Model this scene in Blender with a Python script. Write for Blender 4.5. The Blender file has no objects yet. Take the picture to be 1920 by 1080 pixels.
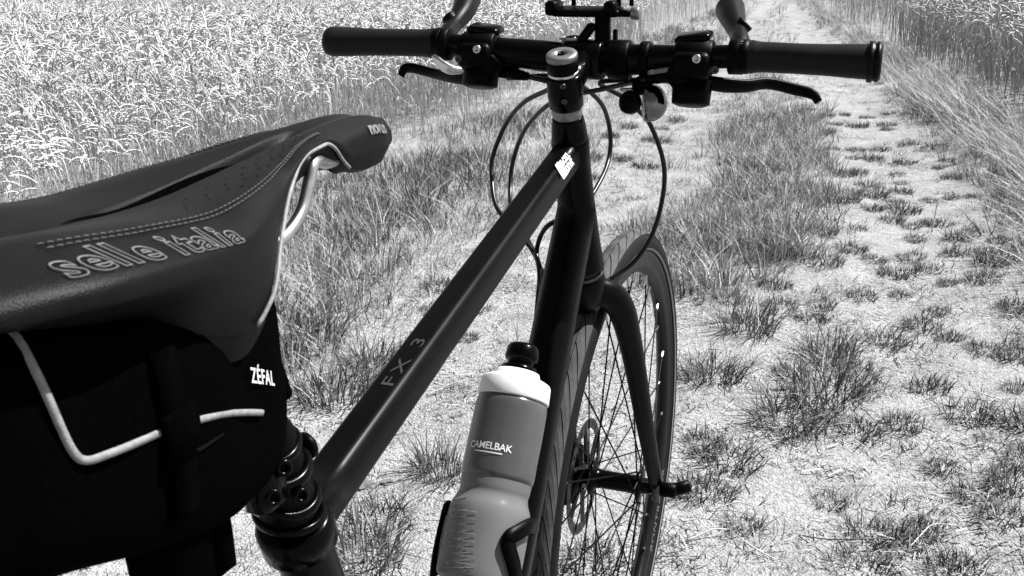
import bpy, math, random
import numpy as np
from mathutils import Vector, Matrix

rng = np.random.default_rng(7)
random.seed(7)
S = bpy.context.scene
C = S.collection
R = math.radians

# ------------------------------------------------------------------ camera
CAM = np.array([0.2955, -0.5867, 1.0434])
yaw, pitch, roll, FPX = 0.35577, 0.33121, -0.0153, 1900.95
f_ = np.array([-math.sin(yaw)*math.cos(pitch), math.cos(yaw)*math.cos(pitch), -math.sin(pitch)])
r0 = np.array([math.cos(yaw), math.sin(yaw), 0.0]); u0 = np.cross(r0, f_)
r_ = r0*math.cos(roll) + u0*math.sin(roll); u_ = -r0*math.sin(roll) + u0*math.cos(roll)
cd = bpy.data.cameras.new('camera'); cam = bpy.data.objects.new('camera', cd); C.objects.link(cam)
cam.matrix_world = Matrix(((r_[0], u_[0], -f_[0], CAM[0]), (r_[1], u_[1], -f_[1], CAM[1]),
                           (r_[2], u_[2], -f_[2], CAM[2]), (0, 0, 0, 1)))
cd.sensor_width = 36; cd.lens = FPX/1920*36; cd.clip_start = 0.02; cd.clip_end = 5000
S.camera = cam
cd.dof.use_dof = True; cd.dof.focus_distance = 1.25; cd.dof.aperture_fstop = 40
# ------------------------------------------------------------------ sky, sun, exposure
SUN_AZ, SUN_EL = R(52), R(53)          # azimuth clockwise from +Y
w = bpy.data.worlds.new('World'); S.world = w; w.use_nodes = True
nt = w.node_tree; bg = nt.nodes['Background']
sky = nt.nodes.new('ShaderNodeTexSky'); sky.sky_type = 'NISHITA'; sky.sun_disc = False
sky.sun_elevation = SUN_EL; sky.sun_rotation = SUN_AZ
bw = nt.nodes.new('ShaderNodeRGBToBW')                   # a black-and-white photograph
nt.links.new(sky.outputs[0], bw.inputs[0]); nt.links.new(bw.outputs[0], bg.inputs[0])
bg.inputs[1].default_value = 0.05
sl = bpy.data.lights.new('sun', 'SUN'); sl.energy = 5.0; sl.angle = R(0.53); sl.color = (1, 1, 1)
sun = bpy.data.objects.new('sun', sl); C.objects.link(sun)
sd = Vector((math.sin(SUN_AZ)*math.cos(SUN_EL), math.cos(SUN_AZ)*math.cos(SUN_EL), math.sin(SUN_EL)))
sun.rotation_euler = (-sd).to_track_quat('-Z', 'Y').to_euler()
sun.location = sd*20
S.view_settings.view_transform = 'Standard'; S.view_settings.look = 'None'
S.view_settings.exposure = 1.55; S.view_settings.gamma = 1

# ------------------------------------------------------------------ helpers
def tag(o, label=None, cat=None, group=None, kind=None):
    for k, v in (('label', label), ('category', cat), ('group', group), ('kind', kind)):
        if v: o[k] = v
    return o
def empty(name, loc=(0, 0, 0), parent=None):
    o = bpy.data.objects.new(name, None); C.objects.link(o); o.location = loc
    o.empty_display_size = 0.05
    if parent: o.parent = parent
    return o
def link(name, me, m, parent=None, smooth=True):
    o = bpy.data.objects.new(name, me); C.objects.link(o)
    if m and not me.materials: me.materials.append(m)
    if parent:
        o.parent = parent
        bpy_par.append((o, parent))
    if smooth: me.shade_smooth()
    return o
bpy_par = []
def build(name, V, F, m, parent=None, smooth=True):
    me = bpy.data.meshes.new(name); me.from_pydata([tuple(map(float, v)) for v in V], [], [tuple(map(int, q)) for q in F]); me.update()
    return link(name, me, m, parent, smooth)
class MB:
    def __init__(s): s.V = []; s.F = []
    def add(s, V, F):
        o = len(s.V); s.V += [tuple(v) for v in V]; s.F += [tuple(i+o for i in q) for q in F]; return s
    def build(s, name, m, parent=None, smooth=True): return build(name, s.V, s.F, m, parent, smooth)

def cr(P, n):
    """smooth curve through points (rows of any width)"""
    P = np.asarray(P, float); Q = np.vstack([2*P[0]-P[1], P, 2*P[-1]-P[-2]]); out = []
    for i in range(len(P)-1):
        a, b, c, d = Q[i:i+4]
        for t in np.arange(n)/n:
            out.append(.5*((2*b)+(c-a)*t+(2*a-5*b+4*c-d)*t*t+(3*b-a-3*c+d)*t**3))
    out.append(P[-1]); return np.array(out)
def hermite(xs, ys, x):
    xs = np.asarray(xs, float); ys = np.asarray(ys, float); x = np.asarray(x, float)
    d = np.diff(ys)/np.diff(xs); m = np.concatenate([[d[0]], (d[1:]+d[:-1])/2, [d[-1]]])
    m[1:-1] = np.where(d[1:]*d[:-1] <= 0, 0, m[1:-1])
    i = np.clip(np.searchsorted(xs, x)-1, 0, len(xs)-2); h = xs[i+1]-xs[i]; t = np.clip((x-xs[i])/h, 0, 1)
    return (2*t**3-3*t**2+1)*ys[i]+(t**3-2*t**2+t)*h*m[i]+(-2*t**3+3*t**2)*ys[i+1]+(t**3-t**2)*h*m[i+1]
def nrm(v): v = np.asarray(v, float); return v/np.linalg.norm(v)
def frames(P):
    T = np.gradient(P, axis=0); T /= np.linalg.norm(T, axis=1)[:, None]
    up = np.array([0, 0, 1.]) if abs(T[0][2]) < .9 else np.array([1., 0, 0])
    N = []; n = nrm(np.cross(T[0], up))
    for t in T:
        n = nrm(n-t*(n@t)); N.append(n)
    N = np.array(N); return T, N, np.cross(T, N)
def tube(P, rad, n=14, cap=True, sx=1, sy=1, close=False, prof=None):
    P = np.asarray(P, float); rad = np.broadcast_to(np.asarray(rad, float), (len(P),))
    if close:
        T = np.roll(P, -1, 0)-np.roll(P, 1, 0); T /= np.linalg.norm(T, axis=1)[:, None]
        z = nrm(np.cross(T[0], T[len(P)//4])); N = np.array([nrm(np.cross(t, z)) for t in T]); B = np.cross(T, N)
    else: T, N, B = frames(P)
    a = np.arange(n)/n*2*np.pi
    pr = np.stack([np.cos(a)*sx, np.sin(a)*sy], 1) if prof is None else np.asarray(prof, float)
    n = len(pr); V = []; F = []
    for p, r, nn, b in zip(P, rad, N, B):
        for q in pr: V.append(p+r*(nn*q[0]+b*q[1]))
    m = len(P)
    for i in range(m if close else m-1):
        j = (i+1) % m
        for k in range(n): l = (k+1) % n; F.append((i*n+k, i*n+l, j*n+l, j*n+k))
    if cap and not close:
        F.append(tuple(range(n))[::-1]); F.append(tuple(range((m-1)*n, m*n)))
    return V, F
def lathe(prof, o, ax, n=28, cap=True):
    """prof: list of (s, r) along ax from o"""
    ax = nrm(ax); t = np.array([1., 0, 0]) if abs(ax[0]) < .9 else np.array([0, 1., 0])
    u = nrm(np.cross(ax, t)); v = np.cross(ax, u); V = []; F = []; o = np.asarray(o, float)
    for s, r in prof:
        for k in range(n):
            a = 2*np.pi*k/n; V.append(o+ax*s+r*(u*math.cos(a)+v*math.sin(a)))
    m = len(prof)
    for i in range(m-1):
        for k in range(n): l = (k+1) % n; F.append((i*n+k, i*n+l, (i+1)*n+l, (i+1)*n+k))
    if cap: F.append(tuple(range(n))[::-1]); F.append(tuple(range((m-1)*n, m*n)))
    return V, F
def rbox(c, half, ax=None, b=.2):
    """chamfered box; ax = 3 axes rows"""
    A = np.eye(3) if ax is None else np.array([nrm(q) for q in ax]); c = np.asarray(c, float); h = np.asarray(half, float)
    k = min(h)*b; V = []; F = []
    # three rings of 8-gon in local xy, stacked in z with chamfer
    def ring(z, ins):
        x, y = h[0]-ins, h[1]-ins
        return [(x-k, y, z), (-(x-k), y, z), (-x, y-k, z), (-x, -(y-k), z), (-(x-k), -y, z), (x-k, -y, z), (x, -(y-k), z), (x, y-k, z)]
    L = ring(-h[2], k)+ring(-h[2]+k, 0)+ring(h[2]-k, 0)+ring(h[2], k)
    for q in L: V.append(c+A[0]*q[0]+A[1]*q[1]+A[2]*q[2])
    for i in range(3):
        for j in range(8): l = (j+1) % 8; F.append((i*8+j, i*8+l, (i+1)*8+l, (i+1)*8+j))
    F.append(tuple(range(8))[::-1]); F.append(tuple(range(24, 32)))
    return V, F
def text2d(s, size, outline=0, bold=0, shear=0, spacing=1.0):
    cu = bpy.data.curves.new('t', 'FONT'); cu.body = s; cu.size = size; cu.align_x = 'CENTER'; cu.align_y = 'CENTER'
    cu.offset = bold; cu.shear = shear; cu.space_character = spacing; cu.resolution_u = 4
    if outline:
        cu.fill_mode = 'NONE'; cu.bevel_depth = outline; cu.bevel_resolution = 1
    o = bpy.data.objects.new('t', cu); C.objects.link(o)
    dg = bpy.context.evaluated_depsgraph_get(); dg.update()
    me = o.evaluated_get(dg).to_mesh()
    V = np.array([v.co[:] for v in me.vertices]); F = [tuple(p.vertices) for p in me.polygons]
    o.evaluated_get(dg).to_mesh_clear(); bpy.data.objects.remove(o); bpy.data.curves.remove(cu)
    return V, F
def text_on(name, s, size, fn, m, parent, **k):
    V, F = text2d(s, size, **k)
    return build(name, [fn(v[0], v[1], v[2]) for v in V], F, m, parent, False)

# ------------------------------------------------------------------ materials (a monochrome place: every colour is a grey)
ALB = .66                                # the photograph is exposed bright: surfaces keep sober albedos
def mat(name, v, rough=.5, metal=0, noise=0, nscale=60, bump=0, bscale=400, coat=0, spec=.5):
    v *= ALB; spec *= ALB
    m = bpy.data.materials.new(name); m.use_nodes = True; n = m.node_tree.nodes; l = m.node_tree.links; p = n['Principled BSDF']
    p.inputs['Base Color'].default_value = (v, v, v, 1); p.inputs['Roughness'].default_value = rough
    p.inputs['Metallic'].default_value = metal; p.inputs['Coat Weight'].default_value = coat
    p.inputs['Specular IOR Level'].default_value = spec
    tc = n.new('ShaderNodeTexCoord')
    if noise:
        t = n.new('ShaderNodeTexNoise'); t.inputs['Scale'].default_value = nscale; t.inputs['Detail'].default_value = 6
        mr = n.new('ShaderNodeMapRange'); mr.inputs[1].default_value = .3; mr.inputs[2].default_value = .7
        mr.inputs[3].default_value = v*(1-noise); mr.inputs[4].default_value = v*(1+noise)
        l.new(tc.outputs['Object'], t.inputs['Vector']); l.new(t.outputs[0], mr.inputs[0]); l.new(mr.outputs[0], p.inputs['Base Color'])
        m2 = n.new('ShaderNodeMapRange'); m2.inputs[3].default_value = rough*.8; m2.inputs[4].default_value = min(1, rough*1.25)
        l.new(t.outputs[0], m2.inputs[0]); l.new(m2.outputs[0], p.inputs['Roughness'])
    if bump:
        t = n.new('ShaderNodeTexNoise'); t.inputs['Scale'].default_value = bscale; t.inputs['Detail'].default_value = 3
        b = n.new('ShaderNodeBump'); b.inputs['Strength'].default_value = bump; b.inputs['Distance'].default_value = .001
        l.new(tc.outputs['Object'], t.inputs['Vector']); l.new(t.outputs[0], b.inputs['Height']); l.new(b.outputs[0], p.inputs['Normal'])
    return m
def tone_mat(name, transl=.25, rough=.6, spec=.3):
    m = bpy.data.materials.new(name); m.use_nodes = True; n = m.node_tree.nodes; l = m.node_tree.links; p = n['Principled BSDF']
    a = n.new('ShaderNodeAttribute'); a.attribute_name = 'tone'
    p.inputs['Roughness'].default_value = rough; p.inputs['Specular IOR Level'].default_value = spec
    l.new(a.outputs['Fac'], p.inputs['Base Color'])
    t = n.new('ShaderNodeBsdfTranslucent'); l.new(a.outputs['Fac'], t.inputs[0])
    x = n.new('ShaderNodeMixShader'); x.inputs[0].default_value = transl
    l.new(p.outputs[0], x.inputs[1]); l.new(t.outputs[0], x.inputs[2]); l.new(x.outputs[0], n['Material Output'].inputs[0])
    return m
M = dict(
    paint=mat('satin_black_paint', .0014, .30, noise=.3, nscale=30, bump=.02, bscale=900, spec=.12),
    gloss=mat('gloss_black_paint', .0012, .2, noise=.3, nscale=25, spec=.10),
    black=mat('black_plastic', .0012, .38, noise=.3, nscale=80, bump=.12, bscale=700, spec=.06),
    rubber=mat('black_rubber', .002, .36, noise=.3, nscale=60, bump=.15, bscale=900, spec=.14),
    griprub=mat('grip_rubber', .013, .4, noise=.15, nscale=60, bump=.12, bscale=1100, spec=.12),
    leather=mat('saddle_leather', .0052, .42, noise=.2, nscale=45, bump=.3, bscale=1300, spec=.12),
    shell=mat('saddle_shell', .003, .55, spec=.15),
    thread=mat('stitch_thread', .05, .7, noise=.4, nscale=300),
    print=mat('grey_print', .13, .6, noise=.3, nscale=200),
    fprint=mat('frame_print', .028, .5, noise=.2, nscale=200),
    white=mat('white_print', .8, .5, noise=.1, nscale=200),
    pipe=mat('reflective_piping', .22, .55, noise=.25, nscale=260, bump=.3, bscale=1200),
    steel=mat('bright_steel', .7, .28, 1, noise=.15, nscale=90),
    chrome=mat('smoked_chrome', .2, .12, 1, noise=.35, nscale=60),
    dsteel=mat('brushed_steel', .10, .35, 1, noise=.3, nscale=120),
    alu=mat('grey_anodised', .22, .38, .6, noise=.2, nscale=120),
    nylon=mat('bag_nylon', .0007, .9, noise=.4, nscale=300, bump=.4, bscale=1400, spec=.01),
    webbing=mat('webbing', .0022, .8, noise=.7, nscale=260, bump=.8, bscale=900, spec=.04),
    tyre=mat('tyre_rubber', .006, .6, noise=.3, nscale=50, bump=.2, bscale=600, spec=.15),
    tread=mat('dusty_tread', .075, .8, noise=.4, nscale=35, bump=.3, bscale=500, spec=.2),
    rim=mat('black_rim', .005, .35, noise=.3, nscale=40, spec=.3),
    stripe=mat('reflective_stripe', .2, .5, noise=.2, nscale=120),
    sleeve=mat('bottle_sleeve', .075, .2, noise=.1, nscale=30, bump=.05, bscale=150, spec=.6),
    cap=mat('white_cap', .75, .4, noise=.05, nscale=60),
    cable=mat('cable_housing', .004, .3, noise=.2, nscale=80, spec=.35),
    clod=mat('soil_clod', .16, .9, noise=.4, nscale=40, bump=1, bscale=120),
    straw=mat('dry_straw', .55, .6, noise=.25, nscale=60),
)
def bottle_mat():
    m = mat('bottle_plastic', .26, .14, noise=.08, nscale=30, bump=.06, bscale=120)
    n = m.node_tree.nodes; l = m.node_tree.links; p = n['Principled BSDF']
    t = n.new('ShaderNodeBsdfTranslucent'); t.inputs[0].default_value = (.2, .2, .2, 1)
    x = n.new('ShaderNodeMixShader'); x.inputs[0].default_value = .45
    l.new(p.outputs[0], x.inputs[1]); l.new(t.outputs[0], x.inputs[2]); l.new(x.outputs[0], n['Material Output'].inputs[0]); return m
M['bottle'] = bottle_mat()
M['plant'] = tone_mat('dry_plants', .10, .6, .25)
def ground_mat():
    m = bpy.data.materials.new('sandy_soil'); m.use_nodes = True; n = m.node_tree.nodes; l = m.node_tree.links; p = n['Principled BSDF']
    tc = n.new('ShaderNodeTexCoord'); p.inputs['Roughness'].default_value = .95; p.inputs['Specular IOR Level'].default_value = .1
    def noi(s, d=8): t = n.new('ShaderNodeTexNoise'); t.inputs['Scale'].default_value = s; t.inputs['Detail'].default_value = d; t.inputs['Roughness'].default_value = .65; l.new(tc.outputs['Object'], t.inputs['Vector']); return t
    a = noi(7); b = noi(95, 8); v = n.new('ShaderNodeTexVoronoi'); v.inputs['Scale'].default_value = 210; l.new(tc.outputs['Object'], v.inputs['Vector'])
    r1 = n.new('ShaderNodeMapRange'); r1.inputs[1].default_value = .32; r1.inputs[2].default_value = .66; r1.inputs[3].default_value = .18; r1.inputs[4].default_value = .28
    l.new(a.outputs[0], r1.inputs[0])
    r2 = n.new('ShaderNodeMapRange'); r2.inputs[1].default_value = .3; r2.inputs[2].default_value = .62; r2.inputs[3].default_value = .5; r2.inputs[4].default_value = 1.2
    l.new(b.outputs[0], r2.inputs[0])
    mu = n.new('ShaderNodeMath'); mu.operation = 'MULTIPLY'; l.new(r1.outputs[0], mu.inputs[0]); l.new(r2.outputs[0], mu.inputs[1]); l.new(mu.outputs[0], p.inputs['Base Color'])
    ad = n.new('ShaderNodeMath'); ad.operation = 'MULTIPLY_ADD'; l.new(b.outputs[0], ad.inputs[0]); ad.inputs[1].default_value = 1.5; l.new(v.outputs[0], ad.inputs[2])
    bp = n.new('ShaderNodeBump'); bp.inputs['Strength'].default_value = .9; bp.inputs['Distance'].default_value = .0045; l.new(ad.outputs[0], bp.inputs['Height']); l.new(bp.outputs[0], p.inputs['Normal'])
    return m
M['ground'] = ground_mat()

# ------------------------------------------------------------------ ground
_tab = rng.random((64, 64))
def vnoise(x, y, s):
    x = np.asarray(x)*s; y = np.asarray(y)*s; i = np.floor(x).astype(int); j = np.floor(y).astype(int)
    a = x-i; b = y-j; a = a*a*(3-2*a); b = b*b*(3-2*b); g = lambda p, q: _tab[p % 64, q % 64]
    return (g(i, j)*(1-a)+g(i+1, j)*a)*(1-b)+(g(i, j+1)*(1-a)+g(i+1, j+1)*a)*b
XL = -2.05
def ucoord(x, y):
    """place across the track: the right side swings left in the distance"""
    e = np.clip(-.155*(np.asarray(y)-4.0), -2.2, 0)
    return np.where(np.asarray(x) < XL, x, XL+(np.asarray(x)-XL)*(2.8/(2.8+e)))
def sm(a, b, x): t = np.clip((x-a)/(b-a), 0, 1); return t*t*(3-2*t)
def height(x, y):
    u = ucoord(x, y); near = sm(60, 25, np.hypot(x, y))
    rut = np.exp(-((u+.8)/.26)**2)+np.exp(-((u-.42)/.24)**2)
    h = -.022*rut+.05*sm(.7, 1.2, u)+.02*sm(-1.2, -1.8, u)
    h = h+(vnoise(x, y, 2.3)-.5)*.02+(vnoise(x+9, y+3, 7)-.5)*.012+(vnoise(x+5, y+1, 19)-.5)*.006
    k = sm(.25, .07, np.abs(x))*sm(1.1, .9, y)
    return (h*(1-k))*near
def axis(lo, hi, step):
    a = np.arange(lo, hi+step/2, step); out = []; s = step
    p = hi; q = lo; A = []; B = []
    while p < 2500: s *= 1.35; p += s; A.append(p); q -= s; B.append(q)
    return np.array(B[::-1]+list(a)+A)
gx = axis(-3.2, 2.2, .045); gy = axis(-.6, 7, .045)
GX, GY = np.meshgrid(gx, gy); GZ = height(GX, GY)
nx, ny = len(gx), len(gy); idx = np.arange(nx*ny).reshape(ny, nx)
Fq = np.stack([idx[:-1, :-1], idx[:-1, 1:], idx[1:, 1:], idx[1:, :-1]], -1).reshape(-1, 4)
def fastmesh(name, V, F, tone=None):
    me = bpy.data.meshes.new(name); F = np.asarray(F, np.int32); k = F.shape[1]
    me.vertices.add(len(V)); me.vertices.foreach_set('co', np.asarray(V, np.float32).ravel())
    me.loops.add(F.size); me.loops.foreach_set('vertex_index', F.ravel())
    me.polygons.add(len(F)); me.polygons.foreach_set('loop_start', np.arange(len(F), dtype=np.int32)*k)
    me.update(calc_edges=True)
    if tone is not None:
        a = me.attributes.new('tone', 'FLOAT', 'POINT'); a.data.foreach_set('value', np.asarray(tone, np.float32))
    return me
g = link('ground', fastmesh('ground', np.stack([GX, GY, GZ], -1).reshape(-1, 3), Fq), M['ground'])
tag(g, kind='structure')

# ------------------------------------------------------------------ plants: templates and scattering
def ribbon(P, W, side):
    """flat ribbon ending in a tip; P points, W half-widths"""
    V = []; T = []
    for p, wd in zip(P[:-1], W[:-1]): V += [p-side*wd, p+side*wd]
    V.append(P[-1]); n = len(P)
    for i in range(n-2): a = 2*i; T += [(a, a+1, a+3), (a, a+3, a+2)]
    a = 2*(n-2); T.append((a, a+1, a+2)); return V, T
class Tp:
    def __init__(s): s.V = []; s.T = []; s.C = []
    def add(s, V, T, c):
        o = len(s.V); s.V += [np.asarray(v, float) for v in V]; s.T += [tuple(i+o for i in t) for t in T]; s.C += list(np.broadcast_to(c, (len(V),)))
    def done(s): s.V = np.array(s.V); s.T = np.array(s.T); s.C = np.array(s.C); return s
def blade(tp, x, y, h, az, lean, wd, c, n=3, bend=1.4):
    d = np.array([math.cos(az), math.sin(az), 0]); side = np.array([-math.sin(az), math.cos(az), 0])
    a = random.uniform(0, 6.3); side = nrm(side+.8*np.array([math.cos(a), math.sin(a), 0]))
    P = []
    for i in range(n):
        t = i/(n-1); P.append(np.array([x, y, 0])+d*(lean*h*t**bend)+np.array([0, 0, h*t*(1-.25*min(lean, 1.6)*t)]))
    tp.add(*ribbon(P, [wd*(1-.5*i/(n-1)) for i in range(n)], side), c)
def clump(nb, rad, h, lean, wd, cols, n=3):
    tp = Tp()
    for i in range(nb):
        a = random.uniform(0, 6.283); q = rad*math.sqrt(random.random()); az = a+random.gauss(0, .9)
        c = random.choice(cols)*random.uniform(.75, 1.2)
        blade(tp, q*math.cos(a), q*math.sin(a), h*random.uniform(.45, 1.15), az, abs(random.gauss(lean, .35)), wd*random.uniform(.7, 1.3), c, n)
    return tp.done()
def scatter(tps, x, y, sc, tilt=None, tonef=None, z=None, rot=None):
    n = len(x); z = height(x, y) if z is None else z
    rz = rng.random(n)*2*np.pi if rot is None else rot; k = rng.integers(0, len(tps), n); tf = np.ones(n) if tonef is None else tonef
    VV = []; TT = []; CC = []; o = 0
    for i, tp in enumerate(tps):
        s = np.nonzero(k == i)[0]
        if not len(s): continue
        c, sn = np.cos(rz[s])[:, None], np.sin(rz[s])[:, None]; sc_ = sc[s][:, None]
        X = (tp.V[None, :, 0]*c-tp.V[None, :, 1]*sn)*sc_; Y = (tp.V[None, :, 0]*sn+tp.V[None, :, 1]*c)*sc_; Z = tp.V[None, :, 2]*sc_
        if tilt is not None: X = X+Z*tilt[0][s][:, None]; Y = Y+Z*tilt[1][s][:, None]
        V = np.stack([X+x[s][:, None], Y+y[s][:, None], Z+z[s][:, None]], -1); m = len(tp.V)
        VV.append(V.reshape(-1, 3)); CC.append((tp.C[None, :]*tf[s][:, None]).ravel())
        TT.append((tp.T[None]+(o+np.arange(len(s))*m)[:, None, None]).reshape(-1, 3)); o += m*len(s)
    if not VV: return np.zeros((0, 3)), np.zeros((0, 3), int), np.zeros(0)
    return np.vstack(VV), np.vstack(TT), np.clip(np.concatenate(CC)*ALB, .01, .9)
def inview(x, y, zt, mx=330, my=200):
    d = np.stack([x-CAM[0], y-CAM[1], np.full_like(x, zt)-CAM[2]], -1); dep = d@f_
    px = 960+FPX*(d@r_)/np.maximum(dep, .01); py = 540-FPX*(d@u_)/np.maximum(dep, .01)
    d0 = d.copy(); d0[:, 2] = -CAM[2]; py0 = 540-FPX*(d0@u_)/np.maximum(d0@f_, .01)
    return (dep > .2) & (px > -mx) & (px < 1920+mx) & (py < 1080+my) & (py0 > -my), np.hypot(x-CAM[0], y-CAM[1])
def cand(x0, x1, y0, y1, dens):
    n = int((x1-x0)*(y1-y0)*dens); return rng.uniform(x0, x1, n), rng.uniform(y0, y1, n)
def stuff(name, parts, label, cat):
    VV, TT, CC, o = [], [], [], 0
    for V, T, c in parts: VV.append(V); TT.append(T+o); CC.append(c); o += len(V)
    ob = link(name, fastmesh(name, np.vstack(VV), np.vstack(TT), np.concatenate(CC)), M['plant'], smooth=False)
    return tag(ob, label, cat, kind='stuff')

# wheat ------------------------------------------------------------
def wheat(lod):
    tp = Tp(); H = random.uniform(.34, .41); az = random.uniform(0, 6.283); d = np.array([math.cos(az), math.sin(az), 0]); side = np.array([-math.sin(az), math.cos(az), 0])
    lean = random.uniform(0, .10); up = np.array([0, 0, 1.]); straw = random.uniform(.50, .72)
    sp = [d*(lean*H*t*t)+up*H*t for t in (0, .33, .66, 1)]
    th0 = math.atan(2*lean*.5); TH = th0+R(random.choice([random.uniform(35, 80), random.uniform(80, 150), random.uniform(120, 175)]))
    Ln, Le = random.uniform(.03, .06), random.uniform(.060, .085); N = 12; p = sp[-1].copy(); arc = [p.copy()]; tg = []
    for i in range(N):
        t = (i+.5)/N; th = th0+(TH-th0)*t**.8; v = d*math.sin(th)+up*math.cos(th); p = p+v*(Ln+Le)/N; arc.append(p.copy()); tg.append(v)
    k = int(N*Ln/(Ln+Le)); st = sp+arc[1:k+1]
    w0 = .0017 if lod == 0 else .0022
    tp.add(*ribbon(st+[arc[k+1]], [w0]*(len(st)+1), side), straw*1.15)
    if lod < 2: tp.add(*ribbon(sp[:3]+[sp[3]], [w0]*4, d), straw*1.15)
    ear = arc[k:]; tgs = tg[k:]; ec = straw*random.uniform(.92, 1.2)
    if lod == 0:
        m = 10
        for i in range(m):
            q = i/(m-1)*(len(ear)-1.01); a = int(q); c = ear[a]*(1-q+a)+ear[min(a+1, len(ear)-1)]*(q-a); v = tgs[min(a, len(tgs)-1)]
            nn = np.cross(side, v); sg = 1 if i % 2 else -1; tap = 1-.45*max(0, i/(m-1)-.55)
            o = c+side*sg*.0026*tap; dv = nrm(v+side*sg*.22); l_, wd, tk = .0130*tap, .0036*tap, .0038*tap
            sv = np.cross(nn, dv); V = [o-dv*l_*.8, o+sv*wd, o+nn*tk, o-sv*wd, o-nn*tk, o+dv*l_*1.2]
            tp.add(V, [(0, 2, 1), (0, 3, 2), (0, 4, 3), (0, 1, 4), (5, 1, 2), (5, 2, 3), (5, 3, 4), (5, 4, 1)], ec*random.uniform(.85, 1.12))
    else:
        V = []; T = []; L = ear[::2] if len(ear) > 5 else ear
        for i, c in enumerate(L):
            t = i/(len(L)-1); rr = .0058*math.sin(math.pi*(.12+.80*t))**.5+(.0015 if i % 2 else 0); v = tgs[min(int(t*(len(tgs)-1)), len(tgs)-1)]; nn = np.cross(side, v)
            V += [c+side*rr, c+nn*rr*.8, c-side*rr, c-nn*rr*.8]
        for i in range(len(L)-1):
            for j in range(4): a, b = i*4+j, i*4+(j+1) % 4; T += [(a, b, b+4), (a, b+4, a+4)]
        tp.add(V, T, [ec*random.uniform(.8, 1.15) for _ in V])
    for _ in range(1):       # dry hanging leaves
        t0 = random.uniform(.3, .85); b = sp[0]*(1-t0)+sp[3]*t0; a2 = random.uniform(0, 6.3); e = np.array([math.cos(a2), math.sin(a2), 0]); s2 = np.array([-e[1], e[0], 0]); l_ = random.uniform(.06, .13)
        tp.add(*ribbon([b, b+e*l_*.35+up*l_*.25, b+e*l_*.7-up*l_*.05, b+e*l_*.85-up*l_*.5], [.002, .0024, .002, .0007], nrm(s2+up*random.uniform(-.6, .6))), random.uniform(.24, .45))
    return tp.done()
W0 = [wheat(0) for _ in range(30)]; W1 = [wheat(1) for _ in range(24)]; W2 = [wheat(2) for _ in range(16)]
def field(side):
    parts = []
    for lod, (d0, d1, dens) in enumerate(((0, 6.0, 430), (6.0, 11, 400), (11, 26, 120))):
        x, y = cand(-17, XL, .3, 24, dens) if side < 0 else cand(-3.2, 7, 2.5, 26, dens)
        u = ucoord(x, y); ok, d = inview(x, y, .42, 330 if lod < 2 else 100, 120)
        e = XL-.05+.10*(vnoise(x, y, 1.7)-.5) if side < 0 else 1.42+.12*(vnoise(x, y, 1.7)-.5)
        ok &= (d >= d0) & (d < d1) & ((x < e) if side < 0 else (u > e))
        # a few thin places in the stand
        ok &= rng.random(len(x)) < .55+.6*vnoise(x+3, y, 2.1)
        x, y = x[ok], y[ok]; n = len(x)
        tl = (rng.normal(-.03, .09, n), rng.normal(-.03, .09, n)); lv = .85+.32*vnoise(x, y, 1.1)
        sc = (1.0 if side < 0 else 1.06)*rng.uniform(.86, 1.1, n)*(.93+.14*vnoise(x, y+20, .8))*(1+.12*(lod == 2))
        parts.append(scatter((W0, W1, W2)[lod], x, y, sc, tl, lv*rng.uniform(.85, 1.12, n)*(1 if side < 0 else .68)))
    return parts
stuff('wheat_field', field(-1), 'pale ripe wheat with drooping ears behind the saddle and left handlebar grip', 'wheat')
stuff('wheat_field', field(1), 'greyer wheat field rising behind the grass bank beyond the right grip', 'wheat')

# grass ------------------------------------------------------------
DRY = [.55, .48, .40, .60]; MIX = [.46, .32, .20, .12, .38]; GRN = [.08, .10, .06, .14]
def blades_zone(fn, x0, x1, y0, y1, dens, tps, hs, tonef=None, tilt=None, far=1.0):
    x, y = cand(x0, x1, y0, y1, dens); ok, d = inview(x, y, .1, 150, 150); x, y, d = x[ok], y[ok], d[ok]
    keep = rng.random(len(x)) < fn(x, y)*np.clip(3.2/d, .22, 1)**far; x, y, d = x[keep], y[keep], d[keep]; n = len(x)
    sc = hs(x, y)*rng.uniform(.7, 1.25, n)
    tl = None if tilt is None else (rng.normal(tilt[0], .25, n), rng.normal(tilt[1], .2, n))
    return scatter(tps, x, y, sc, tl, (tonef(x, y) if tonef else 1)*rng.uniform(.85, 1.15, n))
cl_dry = [clump(9, .035, .15, .65, .0015, DRY) for _ in range(14)]
cl_mix = [clump(10, .035, .11, .75, .0016, MIX) for _ in range(14)]
cl_grn = [clump(11, .03, .085, .6, .0016, GRN+[.2, .32]) for _ in range(12)]
DARK = [(-1.62, 3.0, .30), (-1.75, 2.75, .22), (-1.8, 4.8, .35), (-1.25, 1.75, .22), (-1.65, 3.6, .22), (-2.0, 13.5, .7), (-1.9, 10.2, .6), (-.15, 3.35, .2), (-.02, 2.85, .16)]
def patch(x, y):
    p = .55*sm(.40, .75, vnoise(x+4, y+7, 2.6))
    for a, b, r in DARK: p = p+np.exp(-(((x-a)/r)**2+((y-b)/(r*1.6))**2))
    return np.clip(p, 0, 1)
zone = lambda a, b, wd=.1: (lambda x, y: sm(a-wd, a+wd, ucoord(x, y))*sm(b+wd, b-wd, ucoord(x, y)))
vz = zone(-2.18, -1.08); cz = zone(-.42, .06, .07); bz = zone(.85, 1.55, .07)
P = []
P.append(blades_zone(lambda x, y: vz(x, y)*(1-.6*patch(x, y)), -2.6, -.7, .3, 20, 330, cl_dry, lambda x, y: (.5+.6*vnoise(x, y, 1.9))*(.45+.55*sm(-1.9, -1.45, x))))
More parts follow.
